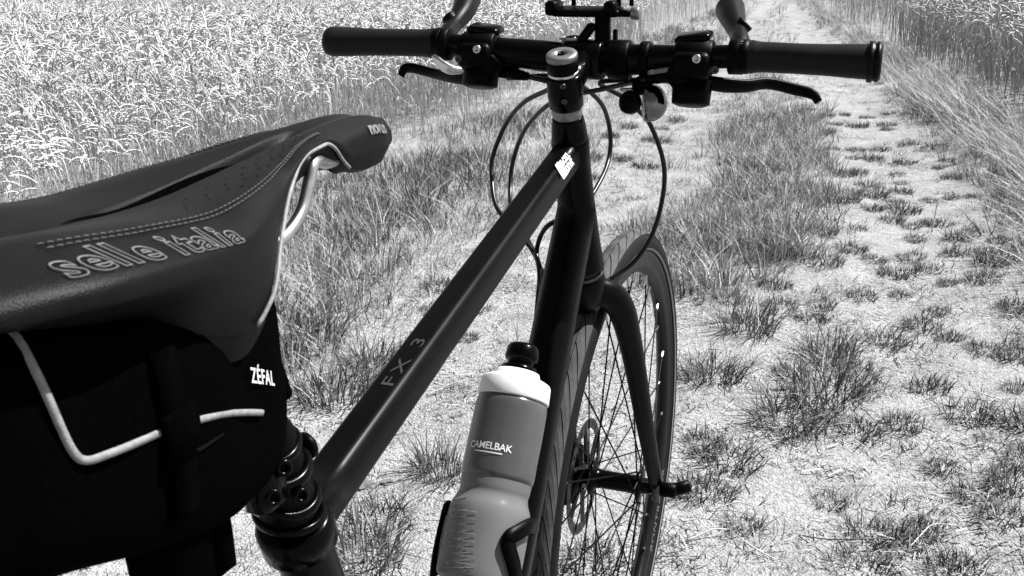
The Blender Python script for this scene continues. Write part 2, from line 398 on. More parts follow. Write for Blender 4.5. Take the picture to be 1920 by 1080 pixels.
P.append(blades_zone(lambda x, y: vz(x, y)*(.35+.65*patch(x, y)), -2.6, -.7, .3, 20, 330, cl_mix, lambda x, y: (.6+.6*patch(x, y))*(.5+.5*sm(-1.95, -1.5, x))))
P.append(blades_zone(lambda x, y: vz(x, y)*patch(x, y)**2, -2.4, -.7, .3, 20, 300, cl_grn, lambda x, y: .8+.6*patch(x, y)))
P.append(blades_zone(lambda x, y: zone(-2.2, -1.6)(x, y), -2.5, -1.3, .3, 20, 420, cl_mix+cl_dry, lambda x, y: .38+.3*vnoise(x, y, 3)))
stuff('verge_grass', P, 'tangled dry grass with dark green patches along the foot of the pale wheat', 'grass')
cy = lambda x, y: sm(2.1, 3.0, y+1.1*(vnoise(x, y, 5)-.5))*(.12+.88*sm(7.5, 5, y))
czz = lambda x, y: sm(-.62, -.34, ucoord(x, y)+.35*(vnoise(x, y, 4.3)-.5))*sm(.16, -.02, ucoord(x, y)+.30*(vnoise(x+7, y, 4.9)-.5))
P = []
P.append(blades_zone(lambda x, y: czz(x, y)*cy(x, y), -1.6, .6, 1.8, 20, 620, cl_mix, lambda x, y: .65+.6*vnoise(x, y, 3)))
P.append(blades_zone(lambda x, y: czz(x, y)*cy(x, y)*(.15+.85*patch(x, y)), -1.6, .6, 1.8, 20, 330, cl_grn, lambda x, y: .8+.7*vnoise(x, y, 3)))
P.append(blades_zone(lambda x, y: czz(x, y)*cy(x, y)*.8, -1.6, .6, 1.8, 20, 300, cl_dry, lambda x, y: .45+.5*vnoise(x, y, 3)))
stuff('strip_grass', P, 'mixed green and dry grass growing along the middle of the track', 'grass')
P = []
P.append(blades_zone(lambda x, y: zone(.90, 1.30, .08)(x, y)*(.35+.65*sm(10, 6, y)), -2.4, 2.6, 2.2, 20, 520, cl_dry, lambda x, y: .8+.6*vnoise(x, y, 2), tilt=(-.7, -.25)))
P.append(blades_zone(lambda x, y: zone(.75, 1.35)(x, y)*.8, -2.4, 2.6, 2.2, 20, 420, cl_mix, lambda x, y: .7+.6*vnoise(x, y, 2), tilt=(-.3, 0)))
P.append(blades_zone(lambda x, y: zone(.70, .95)(x, y)*patch(x, y+3), -2.4, 2.6, 2.2, 20, 420, cl_grn, lambda x, y: .5+.5*vnoise(x, y, 2), tilt=(-.3, 0)))
stuff('bank_grass', P, 'long pale grass leaning over the right edge of the track below the wheat', 'grass')
# low cover and litter on the bare soil
cl_low = [clump(11, .035, .026, .9, .0011, MIX+GRN) for _ in range(12)]
def litter_t():
    tp = Tp()
    for _ in range(14):
        a = random.uniform(0, 6.28); l_ = random.choice([random.uniform(.002, .006), random.uniform(.003, .010), random.uniform(.005, .022)]); c = np.array([random.uniform(-.05, .05), random.uniform(-.05, .05), random.uniform(.001, .008)]); e = np.array([math.cos(a), math.sin(a), random.uniform(-.15, .25)])*l_; s2 = np.array([-math.sin(a), math.cos(a), .3])*random.uniform(.0006, .0013)
        tp.add([c-e-s2, c-e+s2, c+e+s2, c+e-s2], [(0, 1, 2), (0, 2, 3)], random.choice([.36, .42, .5, .26, .12]))
    return tp.done()
LT = [litter_t() for _ in range(16)]
soil = lambda x, y: sm(-1.5, -1.1, ucoord(x, y))*sm(1.0, .8, ucoord(x, y))
P = [blades_zone(lambda x, y: soil(x, y)*np.clip(.10+.8*sm(.48, .78, vnoise(x+8, y+2, 6))+.5*sm(1.8, 3, y)*sm(-.2, -.5, ucoord(x, y)), 0, 1), -2, 1.3, .2, 14, 420, cl_low, lambda x, y: .7+.6*vnoise(x, y, 5))]
P.append(blades_zone(lambda x, y: soil(x, y)*(.02+.25*sm(.55, .8, vnoise(x+2, y+6, 7))), -2, 1.3, .2, 8, 260, cl_grn, lambda x, y: .25+.3*vnoise(x, y, 5)))
stuff('low_grass', P, 'sparse low grass sprouting from the bare sandy track', 'grass')
P = [blades_zone(lambda x, y: soil(x, y)*(.18+.82*sm(.45, .7, vnoise(x, y, 5.5))), -2, 1.3, .2, 9, 400, LT, lambda x, y: 1+0*x)]
stuff('straw_litter', P, 'short chopped straw scattered over the pale soil', 'straw')

# single tufts one can pick out
tuft_big = []
for i in range(6):
    t = clump(230, .065, .085, .7, .0012, GRN+[.05, .14, .3, .45], 4); tuft_big.append(t)
tuft_small = [clump(170, .042, .034, .8, .0011, GRN+[.04, .05, .2], 3) for _ in range(6)]
def tp_mesh(name, tp):
    me = fastmesh(name, tp.V, tp.T, np.clip(tp.C*ALB, .01, .9)); me.materials.append(M['plant']); return me
TB = [tp_mesh('grass_tuft', t) for t in tuft_big]; TS = [tp_mesh('grass_tuft', t) for t in tuft_small]
BIG = {(-.01, 2.13), (-.05, 1.77), (.22, 2.0), (.22, 1.76), (0., 2.87), (.16, 1.59), (-.51, 1.13), (-.51, .79), (-.92, 1.4), (-.91, 1.59), (-1.12, 1.67)}
SPOTS = [(0.02, 2.54), (-0.01, 2.13), (-0.05, 1.77), (0.22, 2.0), (0.22, 1.76), (0.48, 2.9), (0.53, 2.74), (0.58, 3.14), (0.65, 3.41), (0.72, 3.27), (0.69, 3.01), (0.64, 2.79), (0.39, 2.6), (0.28, 2.55), (0.5, 2.48), (0.36, 2.2), (0.6, 2.2), (0.69, 2.18), (0.46, 1.89), (0.66, 1.95), (0.31, 2.95), (0.43, 3.04), (-0.09, 2.33), (0.06, 2.33), (0.53, 2.28), (0.0, 2.87), (0.16, 1.59), (-0.01, 1.41), (0.03, 1.21), (0.54, 1.75), (0.4, 1.66), (0.31, 1.61), (0.48, 1.5), (0.53, 1.4), (0.63, 1.55), (0.61, 1.46), (0.44, 1.24), (0.12, 1.11), (0.49, 1.1), (0.33, 1.06), (0.06, 1.36), (0.58, 1.32), (0.26, 4.7), (0.37, 4.4), (0.19, 3.9), (0.25, 4.09), (0.39, 4.0), (0.28, 3.63), (0.39, 3.66), (0.02, 3.85), (0.6, 4.69), (-0.92, 1.4), (-1.12, 1.51), (-0.91, 1.59), (-1.12, 1.67), (-0.51, 1.13), (-0.51, 0.79), (-0.54, 0.92), (-0.81, 2.09), (-0.75, 1.85), (-0.11, 0.89)]
rs = random.Random(11)
while len(SPOTS) < 135:
    y = 1.05+rs.random()**1.3*5.2; x = rs.uniform(.1, .78) if rs.random() < .86 else rs.uniform(-1.05, -.45)
    if y > 4: x += -.155*(y-4)
    if all(math.hypot(x-a, (y-b)*.6) > .075 for a, b in SPOTS): SPOTS.append((round(x, 3), round(y, 3)))
for i, (x, y) in enumerate(SPOTS):
    big = (x, y) in BIG; o = bpy.data.objects.new('grass_tuft', (TB if big else TS)[i % 6]); C.objects.link(o)
    o.location = (x, y, float(height(np.array(x), np.array(y)))-.002); o.rotation_euler = (0, 0, i*1.7); s = random.uniform(.9, 1.3) if big else random.uniform(.65, 1.35); o.scale = (s*random.uniform(.9, 1.4), s*random.uniform(.9, 1.3), s)
    if big and x > -.3: tag(o, 'tall dark grass tuft standing alone on the track right of the front wheel', 'grass tuft', 'tall tufts right of the front wheel')
    elif big: tag(o, 'tall dark grass tuft on the bare soil left of the frame', 'grass tuft', 'tall tufts left of the frame')
    elif x < -.3: tag(o, 'small low dark grass tuft on the soil left of the frame', 'grass tuft', 'small tufts left of the frame')
    elif y > 3.5: tag(o, 'small dark grass tuft far along the bare track below the right brake lever', 'grass tuft', 'small tufts far along the right track')
    elif x < .14: tag(o, 'small dark grass tuft on the soil close beside the front wheel', 'grass tuft', 'small tufts beside the front wheel')
    elif x > .5: tag(o, 'small dark grass tuft on the outer side of the track towards the leaning grass bank', 'grass tuft', 'small tufts near the grass bank')
    else: tag(o, 'small low dark grass tuft in the middle of the bare right wheel track', 'grass tuft', 'small tufts in the right track')
def straw_obj(x, y, az, l_, rise, label, bend=.15, rr=.0016, m='straw'):
    d = np.array([math.cos(az), math.sin(az), 0]); s2 = np.array([-d[1], d[0], 0]); z = float(height(np.array(x), np.array(y)))
    P = cr([np.array([0, 0, .001]), d*l_*.35+s2*l_*bend*.6+np.array([0, 0, .004+rise*.3]), d*l_*.7+s2*l_*bend+np.array([0, 0, .006+rise*.75]), d*l_+s2*l_*bend*.5+np.array([0, 0, rise])], 4)
    o = build('straw_stalk', *tube(P, np.linspace(rr, rr*.6, len(P)), 6), M[m]); o.location = (x, y, z+.001)
    tag(o, label, 'straw')
straw_obj(.5, 3.38, 1.2, .06, .13, 'pale broken straw standing upright on the right wheel track', .1, .003)
straw_obj(.045, 1.14, .25, .09, .012, 'straight pale straw lying beside the front axle')
straw_obj(.03, 1.02, .6, .08, .010, 'thick pale straw lying below the front axle', .05, .002)
straw_obj(.41, 1.16, .7, .12, .02, 'bent pale straw lying at the foot of the right wheel track', .25)
straw_obj(.22, 1.13, -.15, .16, .05, 'dark curved twig with a raised tip on the bare soil', -.2, .0016, 'clod')
straw_obj(.19, 1.02, 2.6, .08, .014, 'short pale straw leaning out of flattened grass', .2)
straw_obj(-.98, 1.42, .35, .16, .006, 'long straw lying on bare soil between saddle and top tube', .06)
straw_obj(.62, 1.86, 3.0, .08, .01, 'pale straw lying across soil by the far right tufts', .08)
def clod(x, y, r, label):
    me = bpy.data.meshes.new('soil_clod'); V = []; F = []; n, m = 12, 7
    for i in range(m+1):
        for j in range(n):
            a, b = 2*math.pi*j/n, math.pi*i/m; q = r*(.75+.5*random.random()*math.sin(b)); V.append((q*math.sin(b)*math.cos(a)*1.5, q*math.sin(b)*math.sin(a), q*math.cos(b)*.6))
    for i in range(m):
        for j in range(n): F.append((i*n+j, i*n+(j+1) % n, (i+1)*n+(j+1) % n, (i+1)*n+j))
    o = build('soil_clod', V, F, M['clod'], smooth=False); o.location = (x, y, float(height(np.array(x), np.array(y)))+r*.2); o.rotation_euler = (0, 0, random.random()*6); tag(o, label, 'clod')
clod(-.64, 1.03, .018, 'larger dark clod of earth on the soil below the top tube')
clod(-.60, 1.06, .011, 'smaller clod of earth beside the larger one')

# ================================================================== bicycle
BK = tag(empty('bicycle', (0, 0.08, 0)), 'black flat bar bicycle with leather saddle standing on the sandy track', 'bicycle')
ax = np.array([0, .3128, -.9498]); fw = np.array([0, .9498, .3128]); X = np.array([1., 0, 0])
HT = np.array([0, .3826, .851]); HB = HT+ax*.1574
AXLE = np.array([0, .605, .343]); BB = np.array([0, 0, .262]); RAX = np.array([0, -.45, .343])
up_ax = -ax
def onax(s): return HT+up_ax*s
# ---- frame
def rprof(pts, r=.25, n=4):
    pts = [np.array(p, float) for p in pts]; out = []
    for i, p in enumerate(pts):
        a, b = pts[i-1], pts[(i+1) % len(pts)]; k = r*min(np.linalg.norm(a-p), np.linalg.norm(b-p))
        s, e = p+nrm(a-p)*k, p+nrm(b-p)*k
        for t in np.linspace(0, 1, n): out.append((1-t)**2*s+2*t*(1-t)*p+t*t*e)
    return np.array(out)
def extrude(P0, P1, prof0, prof1, xax, yax, n=14):
    V = []; F = []; m = len(prof0)
    for i in range(n):
        t = i/(n-1); c = P0*(1-t)+P1*t; pr = prof0*(1-t)+prof1*t
        for q in pr: V.append(c+xax*q[0]+yax*q[1])
    for i in range(n-1):
        for k in range(m): l = (k+1) % m; F.append((i*m+k, i*m+l, (i+1)*m+l, (i+1)*m+k))
    F.append(tuple(range(m))); F.append(tuple(range((n-1)*m, n*m))[::-1]); return V, F
TT0, TT1 = np.array([0, -.150, .7245]), np.array([0, .385, .8405])
tdir = nrm(TT1-TT0); tup = np.cross(X, tdir)
pr = rprof([(-.0135, .0165), (.0098, .0165), (.0168, .0065), (.0165, -.012), (.009, -.0185), (-.009, -.0185), (-.0165, -.012), (-.0165, .008)], .38)
top_tube = build('top_tube', *extrude(TT0, TT1, pr*.83, pr*.81, X, tup), M['paint'], BK)
def on_top(s, off=.0009):
    return lambda u, v, z: TT0+tdir*(s+u)+X*(-.003-v)*1.0+tup*(.0165*(1.08-.08*s/.55)+off+z)
text_on('lettering', 'FX 3', .026, lambda u, v, z: TT0+tdir*(.148+u)+X*(.001-v*.50)+tup*(.0140+z), M['fprint'], top_tube, spacing=1.25)
# white two-line makers' sticker on the right shoulder of the top tube
nb = nrm(X*.0105+tup*.009); sb = nrm(np.cross(nb, tdir))
def sticker(dy, txt): text_on('sticker', txt, .0082, lambda u, v, z: TT0+tdir*(.497+u)+X*.0107+tup*.0096-sb*(v+dy)*1.0+nb*(.0016+z), M['white'], top_tube, bold=.0004)
sticker(.0037, 'DUAL'); sticker(-.0037, 'SPORT')
build('sticker', [TT0+tdir*a+X*.0107+tup*.0096-sb*b+nb*.0014 for a, b in ((.476, -.0075), (.484, -.0075), (.486, .0075), (.470, .0075))], [(0, 1, 2, 3)], M['white'], top_tube, False)
DT0, DT1 = np.array([0, .0, .245]), np.array([0, .408, .7754])
ddir = nrm(DT1-DT0); dup = np.cross(X, ddir)
dprof = rprof([(-.013, .025), (.013, .025), (.025, .010), (.025, -.012), (.014, -.026), (-.014, -.026), (-.025, -.012), (-.025, .010)], .45, 5)
down_tube = build('down_tube', *extrude(DT0, DT1, dprof, dprof*.80, X, dup, 20), M['paint'], BK)
ht = MB(); ht.add(*lathe([(-.1574, .0235), (-.150, .0238), (-.12, .0215), (-.07, .0195), (-.02, .0185), (0, .0192), (.002, .0180)], HT, up_ax, 32))
head_tube = ht.build('head_tube', M['gloss'], BK)
build('lower_headset_ring', *lathe([(-.1625, .0215), (-.1620, .0236), (-.1585, .0236), (-.1580, .0215)], HT, up_ax, 32), M['dsteel'], head_tube)
ST_DIR = nrm(np.array([0, -.153, .457])); ST1 = BB+ST_DIR*.485
seat_tube = build('seat_tube', *lathe([(0, .018), (.3, .0175), (.47, .0175), (.485, .0185), (.495, .0180)], BB, ST_DIR, 28), M['paint'], BK)
sp_end = np.array([0, -.212, .892])
seat_post = build('seat_post', *tube([BB+ST_DIR*.45, BB+ST_DIR*.52, BB+ST_DIR*.58, sp_end], [.0136]*4, 24), M['black'], BK)
build('rail_clamp', *rbox(sp_end+np.array([0, 0, .006]), (.026, .02, .012), b=.35), M['black'], seat_post)
for s in (-1, 1):
    build('seat_stay', *tube(cr([BB+ST_DIR*.42+X*s*.012, BB+ST_DIR*.40+X*s*.03+np.array([0, -.05, -.03]), RAX+X*s*.064+np.array([0, .04, .05]), RAX+X*s*.066], 6), .0085, 12), M['paint'], BK)
    build('chain_stay', *tube(cr([BB+X*s*.03, BB+X*s*.032+np.array([0, -.12, .02]), RAX+X*s*.064+np.array([0, .06, -.005]), RAX+X*s*.066], 6), .010, 12), M['paint'], BK)
build('bottom_bracket', *lathe([(-.036, .02), (.036, .02)], BB, X, 24), M['paint'], BK)
crank = build('crankset', *lathe([(.040, .085), (.0415, .088), (.044, .088), (.0455, .085)], BB, X, 48), M['black'], BK)
for s in (-1, 1):
    d = np.array([0, .6*s, -.8*s]); build('crank_arm', *tube([BB+X*s*.055, BB+X*s*.06+d*.17], [.014, .011], 10, sx=.6), M['black'], crank)
    build('pedal', *rbox(BB+X*s*.11+d*.17, (.045, .04, .009), b=.5), M['black'], crank)

# ---- bands and clamp on the seat post
def band(c, axd, r, tilt, wd, th, name, m, parent, wob=0):
    axd = nrm(axd); u = nrm(np.cross(axd, [0, 1, 0])); v = np.cross(axd, u); V = []; F = []; n = 48
    for k in range(n):
        a = 2*math.pi*k/n; e = u*math.cos(a)+v*math.sin(a); h = axd*(tilt*math.cos(a-.9)+wob*math.sin(2*a))
        for rr, zz in ((r, -wd), (r+th*.7, -wd*.9), (r+th, -wd*.4), (r+th, wd*.4), (r+th*.7, wd*.9), (r, wd)): V.append(c+e*rr+h+axd*zz)
    for k in range(n):
        l = (k+1) % n
        for j in range(6): F.append((k*6+j, k*6+(j+1) % 6, l*6+(j+1) % 6, l*6+j))
    return build(name, V, F, m, parent)
pc = build('post_bracket', *lathe([(-.034, .0165), (-.030, .0180), (.024, .0180), (.03, .0165), (.036, .0145)], BB+ST_DIR*.536, ST_DIR, 32), M['black'], BK)
b1 = BB+ST_DIR*.536
band(b1+ST_DIR*.022, ST_DIR, .0172, .007, .003, .0028, 'bracket_rib', M['gloss'], pc, .002)
band(b1+ST_DIR*.006, ST_DIR, .0176, .010, .0040, .0040, 'bracket_rib', M['gloss'], pc, .003)
band(b1-ST_DIR*.018, ST_DIR, .0174, .010, .0035, .0033, 'bracket_rib', M['gloss'], pc, .003)
band(b1-ST_DIR*.034, ST_DIR, .0172, .006, .0030, .0030, 'bracket_rib', M['gloss'], pc)
def bolt(c, d, r, l, name, m, parent):
    d = nrm(d); mb = MB(); mb.add(*lathe([(0, r*.9), (l*.5, r), (l*.85, r*.96), (l, r*.8), (l*1.0, r*.5), (l*.45, r*.46)], c, d, 16)); return mb.build(name, m, parent)
for c, r in ((b1+np.array([.019, -.020, .016]), .0048), (b1+np.array([.018, -.030, .004]), .0048), (b1+np.array([.0185, -.006, -.008]), .0044)):
    bolt(c, (.75, -.6, .3), r, .006, 'bracket_bolt', M['gloss'], pc)
build('bracket_ear', *rbox(b1+np.array([.012, -.026, .006]), (.008, .012, .013), b=.5), M['gloss'], pc)
build('bracket_button', *lathe([(0, .008), (.004, .008), (.005, .0065)], b1+np.array([.006, .0215, .004]), (.3, 1, .1), 16), M['black'], pc)
build('seat_collar', *lathe([(-.012, .0195), (-.010, .0225), (.006, .0225), (.009, .0200)], BB+ST_DIR*.487, ST_DIR, 28), M['gloss'], BK)

# ---- fork
fk = MB()
cro = HB+ax*.006
fk.add(*lathe([(0, .0225), (.012, .024), (.03, .022), (.045, .017), (.05, .008)], cro, ax, 28))
fork = fk.build('fork', M['paint'], BK)
for s in (-1, 1):
    P = cr([HB+ax*.028+X*s*.004, np.array([s*.030, .466, .655]), np.array([s*.041, .492, .597]), np.array([s*.0505, .54, .472]), np.array([s*.0560, .598, .352])], 7)
    n = len(P); rr = np.interp(np.linspace(0, 1, n), [0, .15, .35, .6, .9, 1], [.016, .0172, .0165, .0135, .0105, .0095])
    build('fork_leg', *tube(P, rr, 18, sx=.78), M['paint'], fork)
    build('dropout', *rbox((s*.057, .603, .345), (.005, .013, .016), b=.4), M['dsteel'] if s > 0 else M['black'], fork)
build('skewer_end', *lathe([(.058, .004), (.060, .010), (.080, .010), (.083, .007)], AXLE, X, 20), M['black'], fork); sk = MB(); build('axle_nut', *lathe([(-.075, .009), (-.058, .009)], AXLE, X, 20), M['black'], fork)
sk.add(*tube([AXLE+X*.060+np.array([0, .004, -.006]), AXLE+X*.085+np.array([0, .010, -.001]), AXLE+X*.098+np.array([0, .014, .004])], [.0095, .0095, .0085], 10, sx=.8))
sk.build('skewer', M['black'], fork)

# ---- wheels
def wheel(name, parent, axle):
    W = empty(name, tuple(axle), parent); RC = .3265; rt = .0168
    n, m = 144, 20; V = []; F = []
    for i in range(n):
        a = 2*math.pi*i/n
        for j in range(m):
            b = 2*math.pi*j/m; q = RC+rt*math.cos(b); V.append((rt*1.0*math.sin(b), q*math.cos(a), q*math.sin(a)))
    for i in range(n):
        for j in range(m): F.append((i*m+j, i*m+(j+1) % m, ((i+1) % n)*m+(j+1) % m, ((i+1) % n)*m+j))
    ty = build('tyre', V, F, M['tyre'], W)
    # raised tread pieces between thin slanted grooves
    mb = MB(); N = 56
    def tp_(a, b, lift): q = RC+(rt+lift)*math.cos(b); return ((rt+lift)*math.sin(b), q*math.cos(a), q*math.sin(a))
    st = 2*math.pi/N
    for s in (-1, 1):
        for k in range(N):
            a0 = k*st+(st*.5 if s > 0 else 0)
            for p0, p1, sh0, sh1, gap in ((.02, .80, 0, 1.3, .030),):
                rows = []; nb_ = 7
                for j in range(nb_):
                    t = j/(nb_-1); b = s*(p0+(p1-p0)*t); sh = (sh0+(sh1-sh0)*t**1.3)*st
                    g0 = gap*(1+.8*math.sin(math.pi*t))
                    rows.append([tp_(a0+sh+st*g0, b, .0002), tp_(a0+sh+st*g0*1.2, b, .0012), tp_(a0+sh+st*.5, b, .0013), tp_(a0+sh+st*(1-g0*1.2), b, .0012), tp_(a0+sh+st*(1-g0), b, .0002)])
                VV = [v for r in rows for v in r]; FF = []
                for j in range(nb_-1):
                    for c in range(4): q = (j*5+c, j*5+c+1, (j+1)*5+c+1, (j+1)*5+c); FF.append(q if s > 0 else q[::-1])
                mb.add(VV, FF)
    mb.build('tread', M['tread'], ty if False else W, False)
    # rim, hollow box section
    prof = [(.0095, .3215), (.0128, .3205), (.0128, .3115), (.0105, .3085), (.0100, .298), (.0060, .2885), (0, .286), (-.0060, .2885), (-.0100, .298), (-.0105, .3085), (-.0128, .3115), (-.0128, .3205), (-.0095, .3215)]
    V = []; F = []; k = len(prof)
    for i in range(n):
        a = 2*math.pi*i/n
        for x, q in prof: V.append((x, q*math.cos(a), q*math.sin(a)))
    for i in range(n):
        for j in range(k): F.append((i*k+j, i*k+(j+1) % k, ((i+1) % n)*k+(j+1) % k, ((i+1) % n)*k+j))
    build('rim', V, F, M['rim'], W)
    for s in (-1, 1):
        V = []; F = []
        for i in range(n):
            a = 2*math.pi*i/n
            for b in (1.93, 2.02, 2.11): q = RC+(rt+.0006)*math.cos(b); V.append((s*(rt+.0006)*math.sin(b), q*math.cos(a), q*math.sin(a)))
        for i in range(n):
            for j in range(2): F.append((i*3+j, i*3+j+1, ((i+1) % n)*3+j+1, ((i+1) % n)*3+j))
        build('sidewall_stripe', V, F, M['stripe'], W)
    build('hub', *lathe([(-.050, .007), (-.048, .010), (-.036, .011), (-.035, .024), (-.031, .024), (-.028, .014), (-.02, .0125), (.02, .0125), (.028, .014), (.031, .022), (.035, .022), (.036, .011), (.048, .010), (.050, .007)], (0, 0, 0), X, 28), M['gloss'], W)
    sm_, nm_ = None, None
    for i in range(32):
        s = 1 if i % 2 else -1; a = 2*math.pi*(i+.5)/32; j = i//2; cr_ = (1 if j % 2 else -1)*R(64)
        p0 = np.array([s*.033, .020*math.cos(a+cr_), .020*math.sin(a+cr_)]); p1 = np.array([s*.002, .289*math.cos(a), .289*math.sin(a)])
        d = p1-p0; l_ = np.linalg.norm(d)
        if sm_ is None:
            sm_ = bpy.data.meshes.new('spoke'); V, F = lathe([(0, .00105), (1, .00105)], (0, 0, 0), (0, 0, 1), 6); sm_.from_pydata([tuple(map(float, v)) for v in V], [], F); sm_.materials.append(M['black'])
            nm_ = bpy.data.meshes.new('nipple'); V, F = lathe([(0, .0013), (.003, .0021), (.016, .0022)], (0, 0, 0), (0, 0, 1), 8); nm_.from_pydata([tuple(map(float, v)) for v in V], [], F); nm_.materials.append(M['steel'])
        q = Vector(d).to_track_quat('Z', 'Y')
        o = bpy.data.objects.new('spoke', sm_); C.objects.link(o); o.parent = W; o.location = p0; o.rotation_mode = 'QUATERNION'; o.rotation_quaternion = q; o.scale = (1, 1, l_)
        o = bpy.data.objects.new('nipple', nm_); C.objects.link(o); o.parent = W; o.location = p1-nrm(d)*.015; o.rotation_mode = 'QUATERNION'; o.rotation_quaternion = q
    # disc rotor: drilled ring on curved arms
    mb = MB(); n2 = 48
    for i in range(n2):
        a0, a1 = 2*math.pi*i/n2, 2*math.pi*(i+(.62 if i % 2 else 1))/n2
        for (q0, q1) in ((.0665, .0695), (.0695, .0765), (.0765, .080)):
            if q0 == .0695 and i % 2: aa, ab = a0, a1
            else: aa, ab = a0, 2*math.pi*(i+1)/n2
            V = [(x, q*math.cos(a), q*math.sin(a)) for x in (-.0465, -.0447) for a, q in ((aa, q0), (ab, q0), (ab, q1), (aa, q1))]
            mb.add(V, [(0, 1, 2, 3), (7, 6, 5, 4), (0, 4, 5, 1), (1, 5, 6, 2), (2, 6, 7, 3), (3, 7, 4, 0)])
    for i in range(6):
        a = 2*math.pi*i/6; P = cr([(-.0456, .017*math.cos(a), .017*math.sin(a)), (-.0456, .045*math.cos(a+.35), .045*math.sin(a+.35)), (-.0456, .068*math.cos(a+.45), .068*math.sin(a+.45))], 4)
        mb.add(*tube(P, .0035, 6, sx=.28, sy=1) if False else tube(P, .0032, 6))
    mb.add(*lathe([(-.0466, .02), (-.0446, .02)], (0, 0, 0), X, 24))
    mb.build('disc_rotor', M['dsteel'], W, False)
    return W
FW = wheel('front_wheel', BK, AXLE)
def on_rim(a0, q0, x=.0131, sgn=1): return lambda u, v, z: (x+z, (q0+v)*math.cos(a0+sgn*u/q0), (q0+v)*math.sin(a0+sgn*u/q0))
text_on('rim_lettering', 'BONTRAGER', .021, lambda u, v, z: (.0107+.0004-.0018*max(0, (.3035-(.3035-v))/.01)+z, (.3035-v)*math.cos(R(-37)+u/.3035), (.3035-v)*math.sin(R(-37)+u/.3035)), M['print'], FW, spacing=1.15)
RW = wheel('rear_wheel', BK, RAX)
cal = MB(); cal.add(*rbox((-.066, .560, .400), (.0135, .022, .030), ((1, 0, 0), (0, .9, .4), (0, -.4, .9)), .4)); cal.add(*rbox((-.0640, .592, .352), (.0135, .032, .036), b=.4))
cal.build('brake_caliper', M['black'], BK)

# ---- headset, spacers, stem
build('headset_cover', *lathe([(.002, .0188), (.006, .0182), (.016, .0172), (.024, .0160), (.028, .0150)], HT, up_ax, 32), M['gloss'], BK)
build('spacer', *lathe([(.0282, .0146), (.0286, .0150), (.0376, .0150), (.038, .0146)], HT, up_ax, 32), tag(M['alu']) if False else M['alu'], BK)
SC = onax(.0555)
BAR = np.array([0, .431, .926])
stem = MB(); stem.add(*lathe([(.0382, .0155), (.0395, .0170), (.054, .0176), (.071, .0168), (.0725, .0155)], HT, up_ax, 32))
stem.add(*tube([SC+fw*.006, SC*.5+BAR*.5, BAR-np.array([0, .006, 0])], [.0145, .0135, .0150], 20))
stem.add(*lathe([(-.021, .0185), (-.019, .0200), (.019, .0200), (.021, .0185)], BAR, X, 32))
stem = stem.build('stem', M['gloss'], BK)
for s in (-1, 1): bolt(onax(.047 if s > 0 else .063)+np.array([.004, -.0172, 0]), (0.25, -1, -.2), .0028, .003, 'stem_bolt', M['dsteel'], stem)
build('spacer', *lathe([(.0727, .0146), (.0731, .0152), (.0757, .0152), (.0761, .0146)], HT, up_ax, 32), M['steel'], BK)
build('spacer', *lathe([(.0763, .0146), (.0768, .0152), (.0875, .0152), (.088, .0146)], HT, up_ax, 32), M['black'], BK)
tc = build('top_cap', *lathe([(.0882, .0140), (.0886, .0153), (.0925, .0153), (.0942, .0140), (.0943, .0065), (.0925, .0055)], HT, up_ax, 32), M['alu'], BK)
bolt(onax(.0927), up_ax, .0042, .0018, 'top_cap_bolt', M['black'], tc)
# round computer mount beyond the top cap
rp = np.array([-.018, .463, .944]); mb = MB()
mb.add(*tube([rp+np.array([math.cos(a)*.017, math.sin(a)*.015, 0]) for a in np.linspace(0, 2*math.pi, 40)[:-1]], .0016, 8, close=True)); mb.add(*tube([rp+np.array([-.006, .014, .001]), rp+np.array([.002, -.014, .001])], .0014, 8))
cm = mb.build('light_mount_ring', M['alu'], BK); build('light_mount', *lathe([(-.012, .014), (-.004, .017), (.004, .012), (.006, .006)], rp+np.array([-.002, .004, -.004]), (0, .3, 1), 24), M['black'], BK)

# ---- handlebar, grips, bar ends
hp = cr([(-.2755, .396, .9425), (-.150, .404, .9415), (-.085, .417, .934), (0, .431, .926), (.085, .419, .930), (.162, .404, .9355), (.2815, .396, .9345)], 10)
hr = np.interp(np.abs(hp[:, 0]), [0, .045, .09, .13, .3], [.0159, .0159, .0135, .0111, .0111])
bar = build('handlebar', *tube(hp, hr, 24), M['gloss'], BK)
def barpt(x): return np.array([np.interp(x, hp[:, 0], hp[:, k]) for k in range(3)])
for s in (-1, 1):
    xs = np.linspace(.150 if s < 0 else .166, .2765 if s < 0 else .2825, 22); V = []; F = []; n = 24
    for i, x in enumerate(xs):
        c = barpt(s*x); t = i/21; rr = .0142+.0018*math.exp(-((t-.03)/.05)**2)+.0016*sm(.55, 1, t)
        rr *= .55 if False else 1
        if i == 0 or i == 21: rr *= .9
        for k in range(n):
            a = 2*math.pi*k/n; wing = 1+(.10*sm(.25, .75, t))*max(0, math.cos(a-R(205)))**3
            dip = 1-.035*math.exp(-((t-.42)/.16)**2)*max(0, math.cos(a-R(60)))
            V.append(c+np.array([0, math.cos(a)*rr*wing*dip, math.sin(a)*rr*wing*dip]))
    for i in range(21):
        for k in range(n): l = (k+1) % n; F.append((i*n+k, i*n+l, (i+1)*n+l, (i+1)*n+k))
    F.append(tuple(range(n))); F.append(tuple(range(21*n, 22*n)))
    gr = build('grip', V, F, M['griprub'], bar)
    c = barpt(s*xs[-1])
    if s > 0: build('grip_plug', *lathe([(-.006, .0178), (-.005, .0186), (-.0015, .0186), (-.0008, .0172), (.0008, .0172), (.001, .0184), (.004, .0180), (.006, .0150)], c, X*s, 24), M['rubber'], gr)
    c = barpt(s*(xs[0]-.001)); build('grip_collar', *lathe([(-.0045, .0150), (-.0040, .0162), (.0040, .0162), (.0045, .0150)], c, X*s, 24), M['black'], gr)
